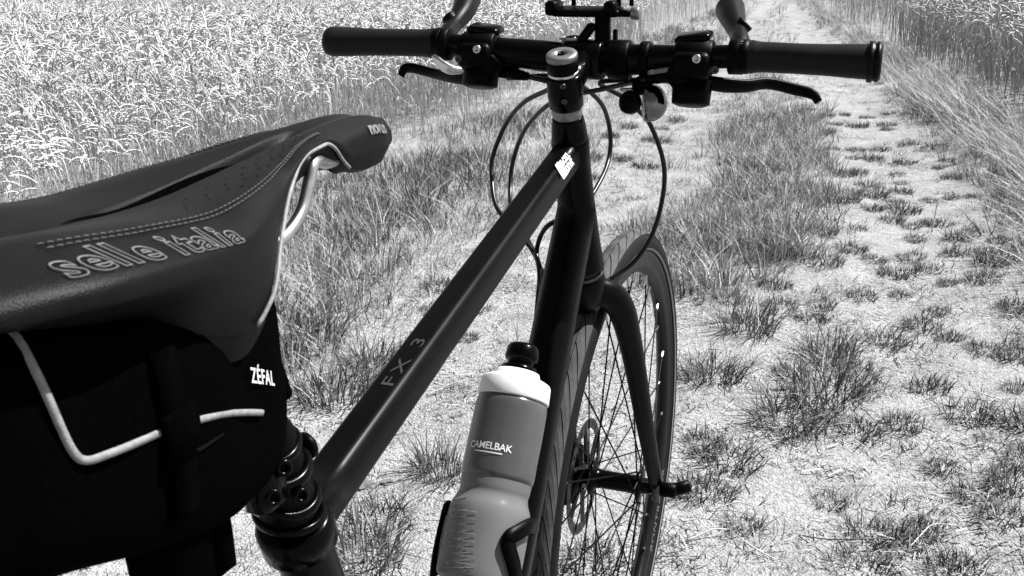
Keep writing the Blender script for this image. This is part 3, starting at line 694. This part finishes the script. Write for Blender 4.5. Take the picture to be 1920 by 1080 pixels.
hornL = [(-.1449, .405, .9410), (-.1474, .420, .9495), (-.1514, .45, .9579), (-.1536, .48, .9687), (-.1600, .51, .9806), (-.163, .522, .985)]
hornR = [(.159, .405, .9365), (.1579, .42, .9460), (.1506, .45, .9551), (.141, .48, .9645), (.1341, .505, .9717), (.131, .513, .9745)]
for s, hh in ((-1, hornL), (1, hornR)):
    P = cr(hh, 6); t = np.linspace(0, 1, len(P)); rr = np.interp(t, [0, .15, .35, .6, .8, .93, 1], [.0115, .0098, .0088, .0125, .0152, .0132, .005])
    be = build('bar_end', *tube(P, rr, 18), M['rubber'], bar)
    c = barpt(s*(.1435 if s < 0 else .1575)); build('bar_end_clamp', *lathe([(-.0072, .0150), (-.0062, .0168), (.0062, .0168), (.0072, .0150)], c, X, 28), M['black'], be)
    q = np.array(hh[2]); d = nrm((s*.55, .1, .55)); build('bar_end_stub', *lathe([(-.004, .0085), (.004, .0080), (.012, .0085), (.0135, .0080), (.0135, .0055), (.006, .005)], q-d*.002, d, 18), M['rubber'], be)

# ---- shifters and brake levers
def shifter(s):
    P0 = np.array([s*(.1065 if s < 0 else .1165), .412, .9300]); mb = MB(); c = barpt(P0[0])
    mb.add(*lathe([(-.0185, .0150), (-.0165, .0170), (.0165, .0170), (.0185, .0150)], c, X, 28))
    mb.add(*rbox(c+np.array([0, -.016, -.006]), (.0175, .008, .013), b=.5))
    mb.add(*tube(cr([c+np.array([-s*.018, -.002, -.004]), c+np.array([-s*.004, -.001, -.018]), c+np.array([s*.012, .004, -.022])], 6), [.016, .0165, .0172, .018, .0188, .0192, .0192, .019, .0185, .0175, .016, .0145, .011], 20))
    mb.add(*lathe([(-.012, .014), (-.010, .0185), (.012, .0195), (.010, .014)], c+np.array([-s*.001, -.004, -.028-(.006 if s > 0 else 0)]), (0, .3, 1), 28))
    mb.add(*tube(cr([c+np.array([-s*.012, .004, -.018]), c+np.array([-s*.03, .008, -.013]), c+np.array([-s*.043, .012, -.011])], 4), np.linspace(.0135, .0085, 9), 14))
    sh = mb.build('shifter', M['black'], BK)
    # gear window hood
    build('gear_window', *rbox(c+np.array([-s*.003, .008, .0185]), (.017, .013, .0042), ((1, 0, .1*s), (0, 1, .1), (0, -.1, 1)), .6), M['gloss'], sh)
    bolt(c+np.array([s*-.006 if s < 0 else .006, -.0235, .0015]), (.05, -1, .12), .0043, .003, 'clamp_bolt', M['steel'], sh)
    bolt(c+np.array([s*.0155 if s < 0 else .0235, -.0215, -.0085]), (.05, -1, .1), .0040, .003, 'clamp_bolt', M['dsteel'], sh)
    return sh, c
shL, cL = shifter(-1); shR, cR = shifter(1)
def paddle(P, wdt, thk, name, m, parent, up=(0, -.5, .85)):
    P = cr(P, 5); T = np.gradient(P, axis=0); V = []; F = []; n = 12; wdt = np.interp(np.linspace(0, 1, len(P)), np.linspace(0, 1, len(wdt)), wdt)
    for p, t, wd in zip(P, T, wdt):
        t = nrm(t); sd_ = nrm(np.cross(t, up)); u2 = np.cross(sd_, t)
        for k in range(n): a = 2*math.pi*k/n; V.append(p+sd_*math.cos(a)*thk+u2*math.sin(a)*wd)
    for i in range(len(P)-1):
        for k in range(n): l = (k+1) % n; F.append((i*n+k, i*n+l, (i+1)*n+l, (i+1)*n+k))
    F.append(tuple(range(n))[::-1]); F.append(tuple(range((len(P)-1)*n, len(P)*n)))
    return build(name, V, F, m, parent)
paddle([(-.1425, .3735, .9325), (-.1375, .371, .9280), (-.1300, .370, .9225), (-.1225, .372, .9190), (-.1130, .380, .9175)], [.002, .0052, .0062, .0058, .003], .0028, 'thumb_lever', M['steel'], shL, (.5, -.3, .8))
paddle([(.100, .398, .9235), (.088, .399, .9212), (.074, .400, .9182)], [.002, .0028, .0024], .002, 'cable_adjuster_edge', M['alu'], shR)
build('cable_adjuster', *tube([(.098, .405, .917), (.082, .407, .913), (.070, .409, .911)], [.0065, .006, .004], 14), M['black'], shR)
build('cable_adjuster', *tube([(-.085, .412, .914), (-.068, .414, .911), (-.055, .416, .909)], [.0065, .006, .004], 14), M['black'], shL)
LL = [(-.105, .418, .9055), (-.1202, .425, .9035), (-.1504, .44, .9020), (-.1816, .46, .9030), (-.2114, .468, .9072), (-.2220, .468, .9062), (-.2262, .465, .8985)]
LR = [(.128, .418, .9085), (.146, .425, .9055), (.1639, .44, .9035), (.1821, .46, .9040), (.2076, .468, .8978), (.2250, .468, .8935), (.2315, .465, .8868)]
for P, sh in ((LL, shL), (LR, shR)):
    paddle(P, [.0085, .0085, .0072, .0066, .0066, .006, .0036], .0042, 'brake_lever', M['black'], BK)

# ---- phone holder
ph = build('phone_holder', *rbox((.0168, .440, .946), (.0075, .006, .024), b=.4), M['black'], BK)
build('holder_clamp', *lathe([(-.011, .0185), (-.009, .0200), (.009, .0200), (.011, .0185)], barpt(.0168+.022), X, 28), M['black'], ph)
build('holder_hinge', *rbox((-.004, .432, .944), (.0045, .006, .022), ((.8, 0, -.6), (0, 1, 0), (.6, 0, .8)), .6), M['gloss'], ph)
build('holder_plate', *rbox((-.002, .447, .9725), (.036, .012, .0035), ((1, 0, 0), (0, .95, .15), (0, -.15, .95)), .5), M['black'], ph)
for x in (-.0375, .0245): build('holder_jaw', *rbox((x, .447, .976), (.0062, .014, .0075), b=.4), M['black'], ph)
build('holder_screw', *tube([(.029, .441, .9715), (.047, .441, .9715)], [.0038, .0038], 12), M['black'], ph)
build('holder_knob', *lathe([(0, .0045), (.001, .0062), (.008, .0066), (.009, .0055)], (.0455, .441, .9715), X, 20), M['alu'], ph)
for a, b in ((-.036, -.018), (.030, .043)):
    build('holder_band', *tube(cr([(a, .450, .978), (a+.001, .454, .998), ((a+b)/2, .458, 1.012), (b-.001, .456, .998), (b, .452, .978)], 6), .0024, 10), M['black'], ph)
build('holder_lever', *rbox((.0285, .446, .9455), (.002, .004, .010), b=.5), M['black'], ph)

# ---- bell
bc = np.array([.0745, .418, .8868]); bd = nrm((1, .35, .05)); prof = [(.0165*math.sin(a)-.001, .0185*math.cos(a)) for a in np.linspace(0, 1.5, 9)]
bell = build('bell', *lathe([(-.009, .0165), (-.0085, .0183), (-.006, .0188)]+prof+[(.0156, .0002)], bc, bd, 32), M['chrome'], BK)
build('bell_knob', *lathe([(-.011, .003), (-.0095, .0075), (-.005, .0108), (0, .0118), (.005, .0108), (.0095, .0075), (.011, .003)], (.0565, .400, .8890), bd, 20), M['black'], bell)
build('bell_bracket', *rbox((.0645, .418, .9035), (.010, .009, .009), b=.5), M['black'], bell)
build('bell_strap', *lathe([(-.005, .0168), (-.004, .0178), (.004, .0178), (.005, .0168)], barpt(.066), X, 28), M['black'], bell)
build('bell_spring', *rbox((.0505, .408, .9005), (.006, .004, .0012), b=.4), M['steel'], bell)

# ---- cables
def cable(name, P, r=.0027): build(name, *tube(cr(P, 8), r, 10), M['cable'], BK)
cable('gear_cable', [(-.055, .416, .909), (-.0311, .425, .8995), (-.0747, .46, .8764), (-.108, .49, .8466), (-.129, .5, .8067), (-.1276, .49, .7837), (-.1114, .46, .7571), (-.0849, .44, .7394), (-.056, .42, .7229), (-.0389, .4, .7091), (-.026, .37, .7000), (-.020, .30, .62)])
cable('gear_cable', [(.070, .409, .911), (.02, .44, .896), (-.0377, .455, .8796), (-.0859, .5, .8429), (-.1135, .53, .8017), (-.1158, .52, .7682), (-.0982, .48, .7437), (-.0465, .41, .7175), (-.028, .37, .6950)])
cable('brake_hose', [(-.085, .43, .905), (-.03, .448, .905), (-.0047, .5, .8761), (-.0014, .54, .8401), (-.0002, .54, .8061), (-.0003, .5, .7835), (-.010, .45, .76), (-.0314, .42, .7533), (-.0436, .42, .7391), (-.0458, .41, .7206), (-.0355, .39, .7065), (-.026, .35, .67)])
cable('brake_hose', [(.098, .43, .907), (.05, .446, .905), (.0118, .45, .9005), (.0299, .47, .8845), (.0429, .49, .8679), (.0558, .5, .8495), (.0686, .51, .8099), (.0704, .51, .7737), (.0625, .5, .7293), (.0443, .49, .696), (.0249, .47, .6812), (.004, .458, .668), (-.02, .462, .655)], .0027)
cable('brake_hose', [(-.034, .485, .61), (-.048, .52, .52), (-.055, .555, .44)], .0024)

# ---- saddle
ys = [-.40, -.372, -.34, -.30, -.27, -.25, -.235, -.212, -.193, -.18, -.165, -.15, -.13, -.118, -.105, -.09, -.05, -.035]
zb_ = [.938, .930, .920, .909, .893, .8875, .897, .918, .931, .937, .942, .9445, .9445, .940, .930, .922, .918, .923]
wb_ = [.036, .040, .041, .042, .046, .0500, .052, .045, .038, .0335, .0285, .0255, .0225, .0210, .0185, .0160, .0135, .0100]
w_ys = [-.40, -.372, -.34, -.30, -.25, -.21, -.18, -.14, -.10, -.05, -.035]; w_v = [.054, .066, .0725, .070, .0595, .046, .0355, .0255, .0215, .0175, .0130]
wt_v = [.034, .038, .043, .0455, .0435, .037, .0285, .0175, .0120, .0105, .008]
zt_ys = [-.40, -.372, -.34, -.30, -.25, -.18, -.12, -.06, -.035]; zt_v = [.955, .9550, .9530, .9475, .9420, .9455, .9490, .9475, .942]
gd_ys = [-.40, -.372, -.30, -.25, -.18, -.12, -.07, -.035]; gd_v = [.012, .011, .006, .002, .002, .002, .001, .0005]
KS = np.array([0, .13, .28, .45, .60, .78, 1.0])
def saddle_pt(y, s):
    sg = 1 if s >= 0 else -1; s = abs(s); w_ = hermite(w_ys, w_v, y); wt = hermite(w_ys, wt_v, y); zt = hermite(zt_ys, zt_v, y); zb = hermite(ys, zb_, y); wb = hermite(ys, wb_, y); gd = hermite(gd_ys, gd_v, y)
    hgt = zt-zb; cx = [0, .30*wt, .70*wt, wt, wt+(w_-wt)*.80, w_, wb]; cz_ = [zt-gd, zt-gd*.55, zt, zt-min(.0016, hgt*.2), zt-min(.0075, hgt*.42), zt-min(.016, hgt*.70), zb]
    x = float(hermite(KS, cx, s)); z = float(hermite(KS, cz_, s))
    slot = .008*sm(-.285, -.23, y)*sm(-.105, -.16, y); z -= float(slot)*math.exp(-(x/.0042)**4)
    return np.array([sg*x, y, z])
yy = np.concatenate([np.linspace(-.40, -.035, 116)]); ss = np.concatenate([np.linspace(-1, -.2, 48), np.linspace(-.19, .19, 33), np.linspace(.2, 1, 48)])
V = []; F = []; nS = len(ss)
for y in yy:
    for s in ss: V.append(saddle_pt(y, s))
# rounded nose
c0 = np.array([saddle_pt(-.035, s) for s in ss]); mid = np.array([0, -.035, .9325])
for t in (.3, .55, .75, .9, 1.0):
    k = math.sqrt(max(0, 1-t*t)); 
    for p in c0: V.append(np.array([p[0]*k, -.035+.0105*t, mid[2]+(p[2]-mid[2])*k]))
nr = len(yy)+5
for i in range(nr-1):
    for j in range(nS-1): F.append((i*nS+j, i*nS+j+1, (i+1)*nS+j+1, (i+1)*nS+j))
saddle = build('saddle', V, F, M['leather'], BK)
sub = [y for y in yy]; V = []; F = []
prs = []
for y in np.linspace(-.396, -.024, 70):
    yc = min(y, -.036); e = saddle_pt(yc, 1.0); k = 1 if y < -.036 else math.sqrt(max(0.02, 1-((y+.036)/.013)**2)); d = .011*sm(-.09, -.12, y)+.002
    wx = e[0]*k
    V += [(-wx+.0004, y, e[2]+.001), (-wx+.004*k, y, e[2]-d), (-wx*.5, y, e[2]-d+.003), (wx*.5, y, e[2]-d+.003), (wx-.004*k, y, e[2]-d), (wx-.0004, y, e[2]+.001)]
for i in range(69):
    for j in range(5): F.append((i*6+j, (i+1)*6+j, (i+1)*6+j+1, i*6+j+1))
build('saddle_shell', V, F, M['shell'], saddle)
for s in (-1, 1):
    P = [saddle_pt(y, s*1.0)+np.array([s*.0012, 0, -.0004]) for y in np.linspace(-.245, -.097, 60)]
    build('piping', *tube(P, .0010, 8), M['pipe'], saddle)
    P = cr([(s*.008, -.075, .9285), (s*.016, -.115, .9310), (s*.021, -.138, .9360), (s*.0215, -.146, .9265), (s*.022, -.157, .9135), (s*.022, -.176, .9055), (s*.022, -.21, .9030), (s*.026, -.27, .9050), (s*.034, -.33, .925)], 6)
    build('saddle_rail', *tube(P, .0034, 12), M['steel'], saddle)
    mb = MB()                                            # double row of stitches
    for off in (.445, .475):
        n = 62
        for i in range(n):
            y0 = -.345+.225*i/n
            if y0 > -.335+.225: continue
            q = [saddle_pt(y0+.0029*t, s*off) for t in (0, .5, 1)]
            nm = np.array([s*.25, 0, 1.]); q = [p+nrm(nm)*(.0003+.0003*(k == 1)) for k, p in enumerate(q)]
            mb.add(*tube(q, .00034, 5))
    mb.build('stitching', M['thread'], saddle)
def on_flank(y0, drop, kx=1.0, base=.47, lift=.0009):
    """lettering laid on the flank, drop metres below the stitch line"""
    def fn(u, v, z):
        y = y0+u*kx; g = np.linalg.norm(saddle_pt(y, base+.22)-saddle_pt(y, base+.02))/.20; s = min(.99, base+(drop-v)/g)
        p = saddle_pt(y, s); a = saddle_pt(y+.001, s)-p; b = saddle_pt(y, s+.01)-p; n = nrm(np.cross(a, b)); n = n if n[0] > 0 else -n
        return p+n*(lift+z*.6)
    return fn
text_on('lettering', 'selle italia', .0190, on_flank(-.310, .0118, 1.08), M['print'], saddle, outline=.00028, bold=.00035, spacing=1.12)
text_on('nose_lettering', 'novus', .0105, on_flank(-.062, .0068, lift=.0014), M['print'], saddle, bold=.0003, shear=.25, spacing=.92)
V = []; F = []; nn_ = 9; Yc = np.linspace(-.292, -.128, 60)   # dark relief channel let into the top
for y in Yc:
    t = (y+.292)/.164; hwid = .0055*math.sin(math.pi*t)**.7*(1-.25*t)+.0001
    for k in range(nn_):
        x = -hwid+2*hwid*k/(nn_-1); wt = float(hermite(w_ys, wt_v, y)); V.append(saddle_pt(y, x/(.30*wt)*.13 if abs(x) < .3*wt else .1)+np.array([0, 0, .0005]))
for i in range(59):
    for k in range(nn_-1): F.append((i*nn_+k, i*nn_+k+1, (i+1)*nn_+k+1, (i+1)*nn_+k))
build('relief_channel', V, F, M['nylon'], saddle)
mb = MB()
for i in range(9):
    for j in range(4):
        y = -.275+.0165*i+.006*(j % 2); s = .20+.055*j
        if saddle_pt(y, s)[0] > .034: continue
        p = saddle_pt(y, s); a = nrm(saddle_pt(y+.001, s)-p); b = nrm(saddle_pt(y, s+.01)-p); n = np.cross(b, a); n = n if n[2] > 0 else -n
        mb.add([p+n*.0003+a*.0009*math.cos(k)+b*.0009*math.sin(k) for k in np.arange(8)*math.pi/4], [tuple(range(8))])
mb.build('perforations', M['shell'], saddle)

# ---- bottle cage (bolted to the down tube)
BO = DT0+ddir*.276+dup*.079                # base of the bottle
cage = MB()
def ringpt(s, a, r): return BO+ddir*s+r*(X*math.sin(a)+dup*math.cos(a))
bc_ = build('bottle_cage', *extrude(BO+ddir*-.004-dup*.047, BO+ddir*.10-dup*.047, rprof([(-.010, .003), (.010, .003), (.010, -.004), (-.010, -.004)]), rprof([(-.010, .003), (.010, .003), (.010, -.004), (-.010, -.004)]), X, dup, 4), M['black'], BK)
def strap3(P, wdt, thk, name):
    P = cr(P, 8); T = np.gradient(P, axis=0); V = []; F = []
    for p, t in zip(P, T):
        t = nrm(t); cpt = BO+ddir*((p-BO)@ddir); rad = nrm(p-cpt); sd_ = np.cross(t, rad)
        for a, b in ((-1, -1), (1, -1), (1, 1), (-1, 1)): V.append(p+sd_*wdt*a+rad*thk*b)
    for i in range(len(P)-1):
        for k in range(4): l = (k+1) % 4; F.append((i*4+k, i*4+l, (i+1)*4+l, (i+1)*4+k))
    F.append((0, 1, 2, 3)); n = len(P)*4; F.append((n-1, n-2, n-3, n-4)); return build(name, V, F, M['black'], bc_)
rc = .0405
strap3([ringpt(.058, R(a), rc) for a in (180, 150, 115, 85)]+[ringpt(.050, R(62), rc), ringpt(.040, R(48), rc), ringpt(.02, R(66), rc), ringpt(.0, R(85), rc)], .0065, .0018, 'cage_arm')
strap3([ringpt(.058, R(-a), rc) for a in (180, 150, 115)]+[ringpt(.060, R(-90), rc), ringpt(.045, R(-80), rc), ringpt(.02, R(-82), rc), ringpt(.0, R(-95), rc)], .0065, .0018, 'cage_arm')

for o, p in []: pass

# ================================================================== water bottle (stands in the cage)
WB = tag(empty('water_bottle', (0, float(BO[1]), float(BO[2]))), 'translucent grey sports bottle with white cap in the cage on the frame', 'bottle')
def rel(o):
    """keep the world place of meshes built in world coordinates under an offset parent"""
    pass
prof = [(0, .030), (.002, .034), (.008, .0368), (.03, .0375), (.055, .0372), (.066, .0358), (.074, .0325), (.079, .0312), (.084, .0318), (.092, .0322), (.098, .0328), (.12, .0328), (.145, .0327), (.160, .0324), (.1635, .0316), (.168, .0300)]
sp_ = cr(np.array(prof), 4)
wb_body = build('bottle_body', *lathe([tuple(q) for q in sp_], BO, ddir, 48), M['bottle'], WB)
build('bottle_cap', *lathe([(.1650, .0300), (.1655, .0328), (.1665, .0333), (.1815, .0322), (.1835, .0310), (.1850, .0280), (.1858, .0225), (.1895, .0205), (.1925, .0195)], BO, ddir, 48), M['cap'], WB)
sp = build('spout', *lathe([(.1915, .0165), (.1935, .0168), (.197, .0165), (.1985, .0125), (.203, .0120), (.2035, .0150), (.2065, .0158), (.2155, .0150), (.2185, .0125), (.2195, .0075), (.2170, .0065)], BO, ddir, 32), M['gloss'], WB)
slv = [(a, float(np.interp(a, np.array(prof)[:, 0], np.array(prof)[:, 1]))+.0006) for a in np.linspace(.0925, .1655, 20)]
build('insulated_sleeve', *lathe([(.0915, .0312)]+slv+[(.166, .0300)], BO, ddir, 48), M['sleeve'], WB)
prs_, prr = np.array(prof)[:, 0], np.array(prof)[:, 1]
def on_bottle(s0, a0, up_s=1): 
    def fn(u, v, z):
        s = s0+v; r = float(np.interp(s, prs_, prr))+.0011+z; a = a0+u/.0347
        return BO+ddir*s+r*(X*math.sin(a)+dup*math.cos(a))
    return fn
text_on('lettering', 'CAMELBAK', .0088, on_bottle(.1165, R(-4)), M['white'], wb_body, bold=.0001, spacing=.98)
mb = MB(); fb = on_bottle(0, 0)
def bline(a0, s0, a1, s1, wd):
    V = []; n = 6
    for i in range(n):
        t = i/(n-1); a = a0+(a1-a0)*t; s = s0+(s1-s0)*t
        for q in (-1, 1): V.append(fb(a*.0347, s+q*wd, 0))
    mb.add(V, [(2*i, 2*i+2, 2*i+3, 2*i+1) for i in range(n-1)])
for i in range(11): bline(R(-52)+i*.035, .066-i*.0058, R(-20)+i*.055, .071-i*.0058, .0005)
for i in range(8): bline(R(-28)+i*.02, .058-i*.0062, R(2)+i*.03, .0585-i*.0062, .0005)
for i in range(12): bline(R(-68)+i*.03, .052, R(-50)+i*.045, .004, .0005)
tag(mb.build('stripe_print', M['stripe'], wb_body, False), kind='stuff')
build('lettering_underline', [fb(u, v, .0001) for u in np.linspace(-.0165, .0115, 9) for v in (.1106, .1116)], [(2*i, 2*i+2, 2*i+3, 2*i+1) for i in range(8)], M['white'], wb_body, False)

# ================================================================== saddle bag (hangs from the saddle)
SB = tag(empty('saddle_bag', (0, -.29, .83)), 'black nylon bag with pale reflective piping hanging under the saddle', 'bag')
by = [-.43, -.425, -.40, -.36, -.32, -.28, -.24, -.205, -.192, -.188]
hw = [.020, .034, .046, .054, .0535, .049, .042, .033, .026, .018]
zt_ = [.915, .932, .938, .936, .925, .915, .905, .897, .893, .888]; zbt = [.880, .862, .845, .832, .816, .800, .789, .790, .800, .815]
def bag_pt(y, a):
    h = float(hermite(by, hw, y)); t = float(hermite(by, zt_, y)); b = float(hermite(by, zbt, y)); c, s = math.cos(a), math.sin(a)
    e = .42; return np.array([h*math.copysign(abs(c)**e, c), y, (t+b)/2+(t-b)/2*math.copysign(abs(s)**.55, s)])
V = []; F = []; n = 40; Y = np.linspace(-.43, -.188, 46)
for y in Y:
    for k in range(n):
        p = bag_pt(y, 2*math.pi*k/n); V.append(p+np.array([0, 0, 0])+nrm([p[0], 0, .01])*(vnoise(p[1]+p[0], p[2]*1.2, 45)-.5)*.0035)
for i in range(len(Y)-1):
    for k in range(n): l = (k+1) % n; F.append((i*n+k, i*n+l, (i+1)*n+l, (i+1)*n+k))
F.append(tuple(range(n))[::-1]); F.append(tuple(range((len(Y)-1)*n, len(Y)*n)))
bag = build('bag_body', V, F, M['nylon'], SB)
def on_bag(y, z, off=.0015):
    """point on the right side of the bag at y, z"""
    h = float(hermite(by, hw, y)); t = float(hermite(by, zt_, y)); b = float(hermite(by, zbt, y)); q = np.clip((z-(t+b)/2)/((t-b)/2), -.97, .97)
    s = math.copysign(abs(q)**(1/.55), q); c = math.sqrt(max(0, 1-s*s)); return np.array([h*c**.42+off, y, z])
def pipe(pts, name, wd=.0015, th=.0012, m='pipe'):
    P = np.array([on_bag(y, z, .0006) for y, z in cr(pts, 8)]); T = np.gradient(P, axis=0); V = []; F = []
    for p, t in zip(P, T):
        sd_ = nrm(np.cross(t, X))
        for a, b in ((-1, 0), (-.8, 1), (.8, 1), (1, 0)): V.append(p+sd_*wd*a+X*th*b)
    for i in range(len(P)-1):
        for k in range(3): F.append((i*4+k, i*4+k+1, (i+1)*4+k+1, (i+1)*4+k))
    build(name, V, F, M[m], SB)
pipe([(-.3630, .9365), (-.3635, .930), (-.3640, .918), (-.3610, .900), (-.357, .886), (-.352, .880), (-.343, .8775), (-.325, .8740), (-.311, .8715)], 'reflective_piping')
pipe([(-.290, .8650), (-.270, .8580), (-.250, .8490), (-.233, .8405)], 'reflective_piping')
pipe([(-.293, .8530), (-.284, .8515), (-.272, .8500)], 'pull_cord', .0007, m='webbing')
V = []; F = []
for y, z in [(-.306, .925), (-.3055, .90), (-.305, .875), (-.3045, .85), (-.304, .832)]:
    for q in (-.0075, .0075):
        for off in (.0006, .0034): V.append(on_bag(y+q, z, off))
for i in range(4):
    a = i*4; F += [(a, a+2, a+6, a+4), (a+1, a+5, a+7, a+3), (a, a+4, a+5, a+1), (a+2, a+3, a+7, a+6)]
build('strap', V, F, M['nylon'], SB)
build('buckle', *rbox(on_bag(-.305, .868, .003), (.003, .010, .010), b=.4), M['nylon'], SB)
def on_bagtext(y0, z0): return lambda u, v, z: on_bag(y0+u*.8, z0+v-.42*u, .0012)+np.array([z, 0, 0])
text_on('lettering', 'ZÉFAL', .0105, on_bagtext(-.2285, .8560), M['white'], SB, bold=.00012, spacing=1.08)
# webbing loop round the seat post and a hanging strap end
def web(P, wdir, wd, th, name):
    P = cr(P, 8); T = np.gradient(P, axis=0); V = []; F = []; wdir = nrm(wdir)
    for p, t in zip(P, T):
        nn = nrm(np.cross(t, wdir))
        for a, b in ((-1, -1), (1, -1), (1, 1), (-1, 1)): V.append(p+wdir*wd*a+nn*th*b)
    for i in range(len(P)-1):
        for k in range(4): l = (k+1) % 4; F.append((i*4+k, i*4+l, (i+1)*4+l, (i+1)*4+k))
    n_ = len(P)*4; F.append((3, 2, 1, 0)); F.append((n_-4, n_-3, n_-2, n_-1)); build(name, V, F, M['nylon'], SB)
web([(.030, -.213, .842), (.024, -.188, .838), (.004, -.171, .835), (-.018, -.180, .836), (-.028, -.208, .84)], ST_DIR, .013, .0014, 'strap')
web([(.024, -.285, .805), (.022, -.282, .790), (.016, -.275, .770), (.010, -.268, .735)], (.45, .85, .25), .019, .0015, 'strap_end')
web([(.020, -.250, .800), (.018, -.244, .782), (.012, -.236, .752)], (.35, .9, .25), .006, .002, 'zip_tape')

# everything built in world coordinates keeps its place under a shifted parent
for o, p in bpy_par:
    off = Vector((0, 0, 0)); q = p
    while q is not None: off += q.location; q = q.parent
    if p in (FW, RW): continue
    o.location = o.location-off
for q in (FW, RW): q.location = q.location-BK.location
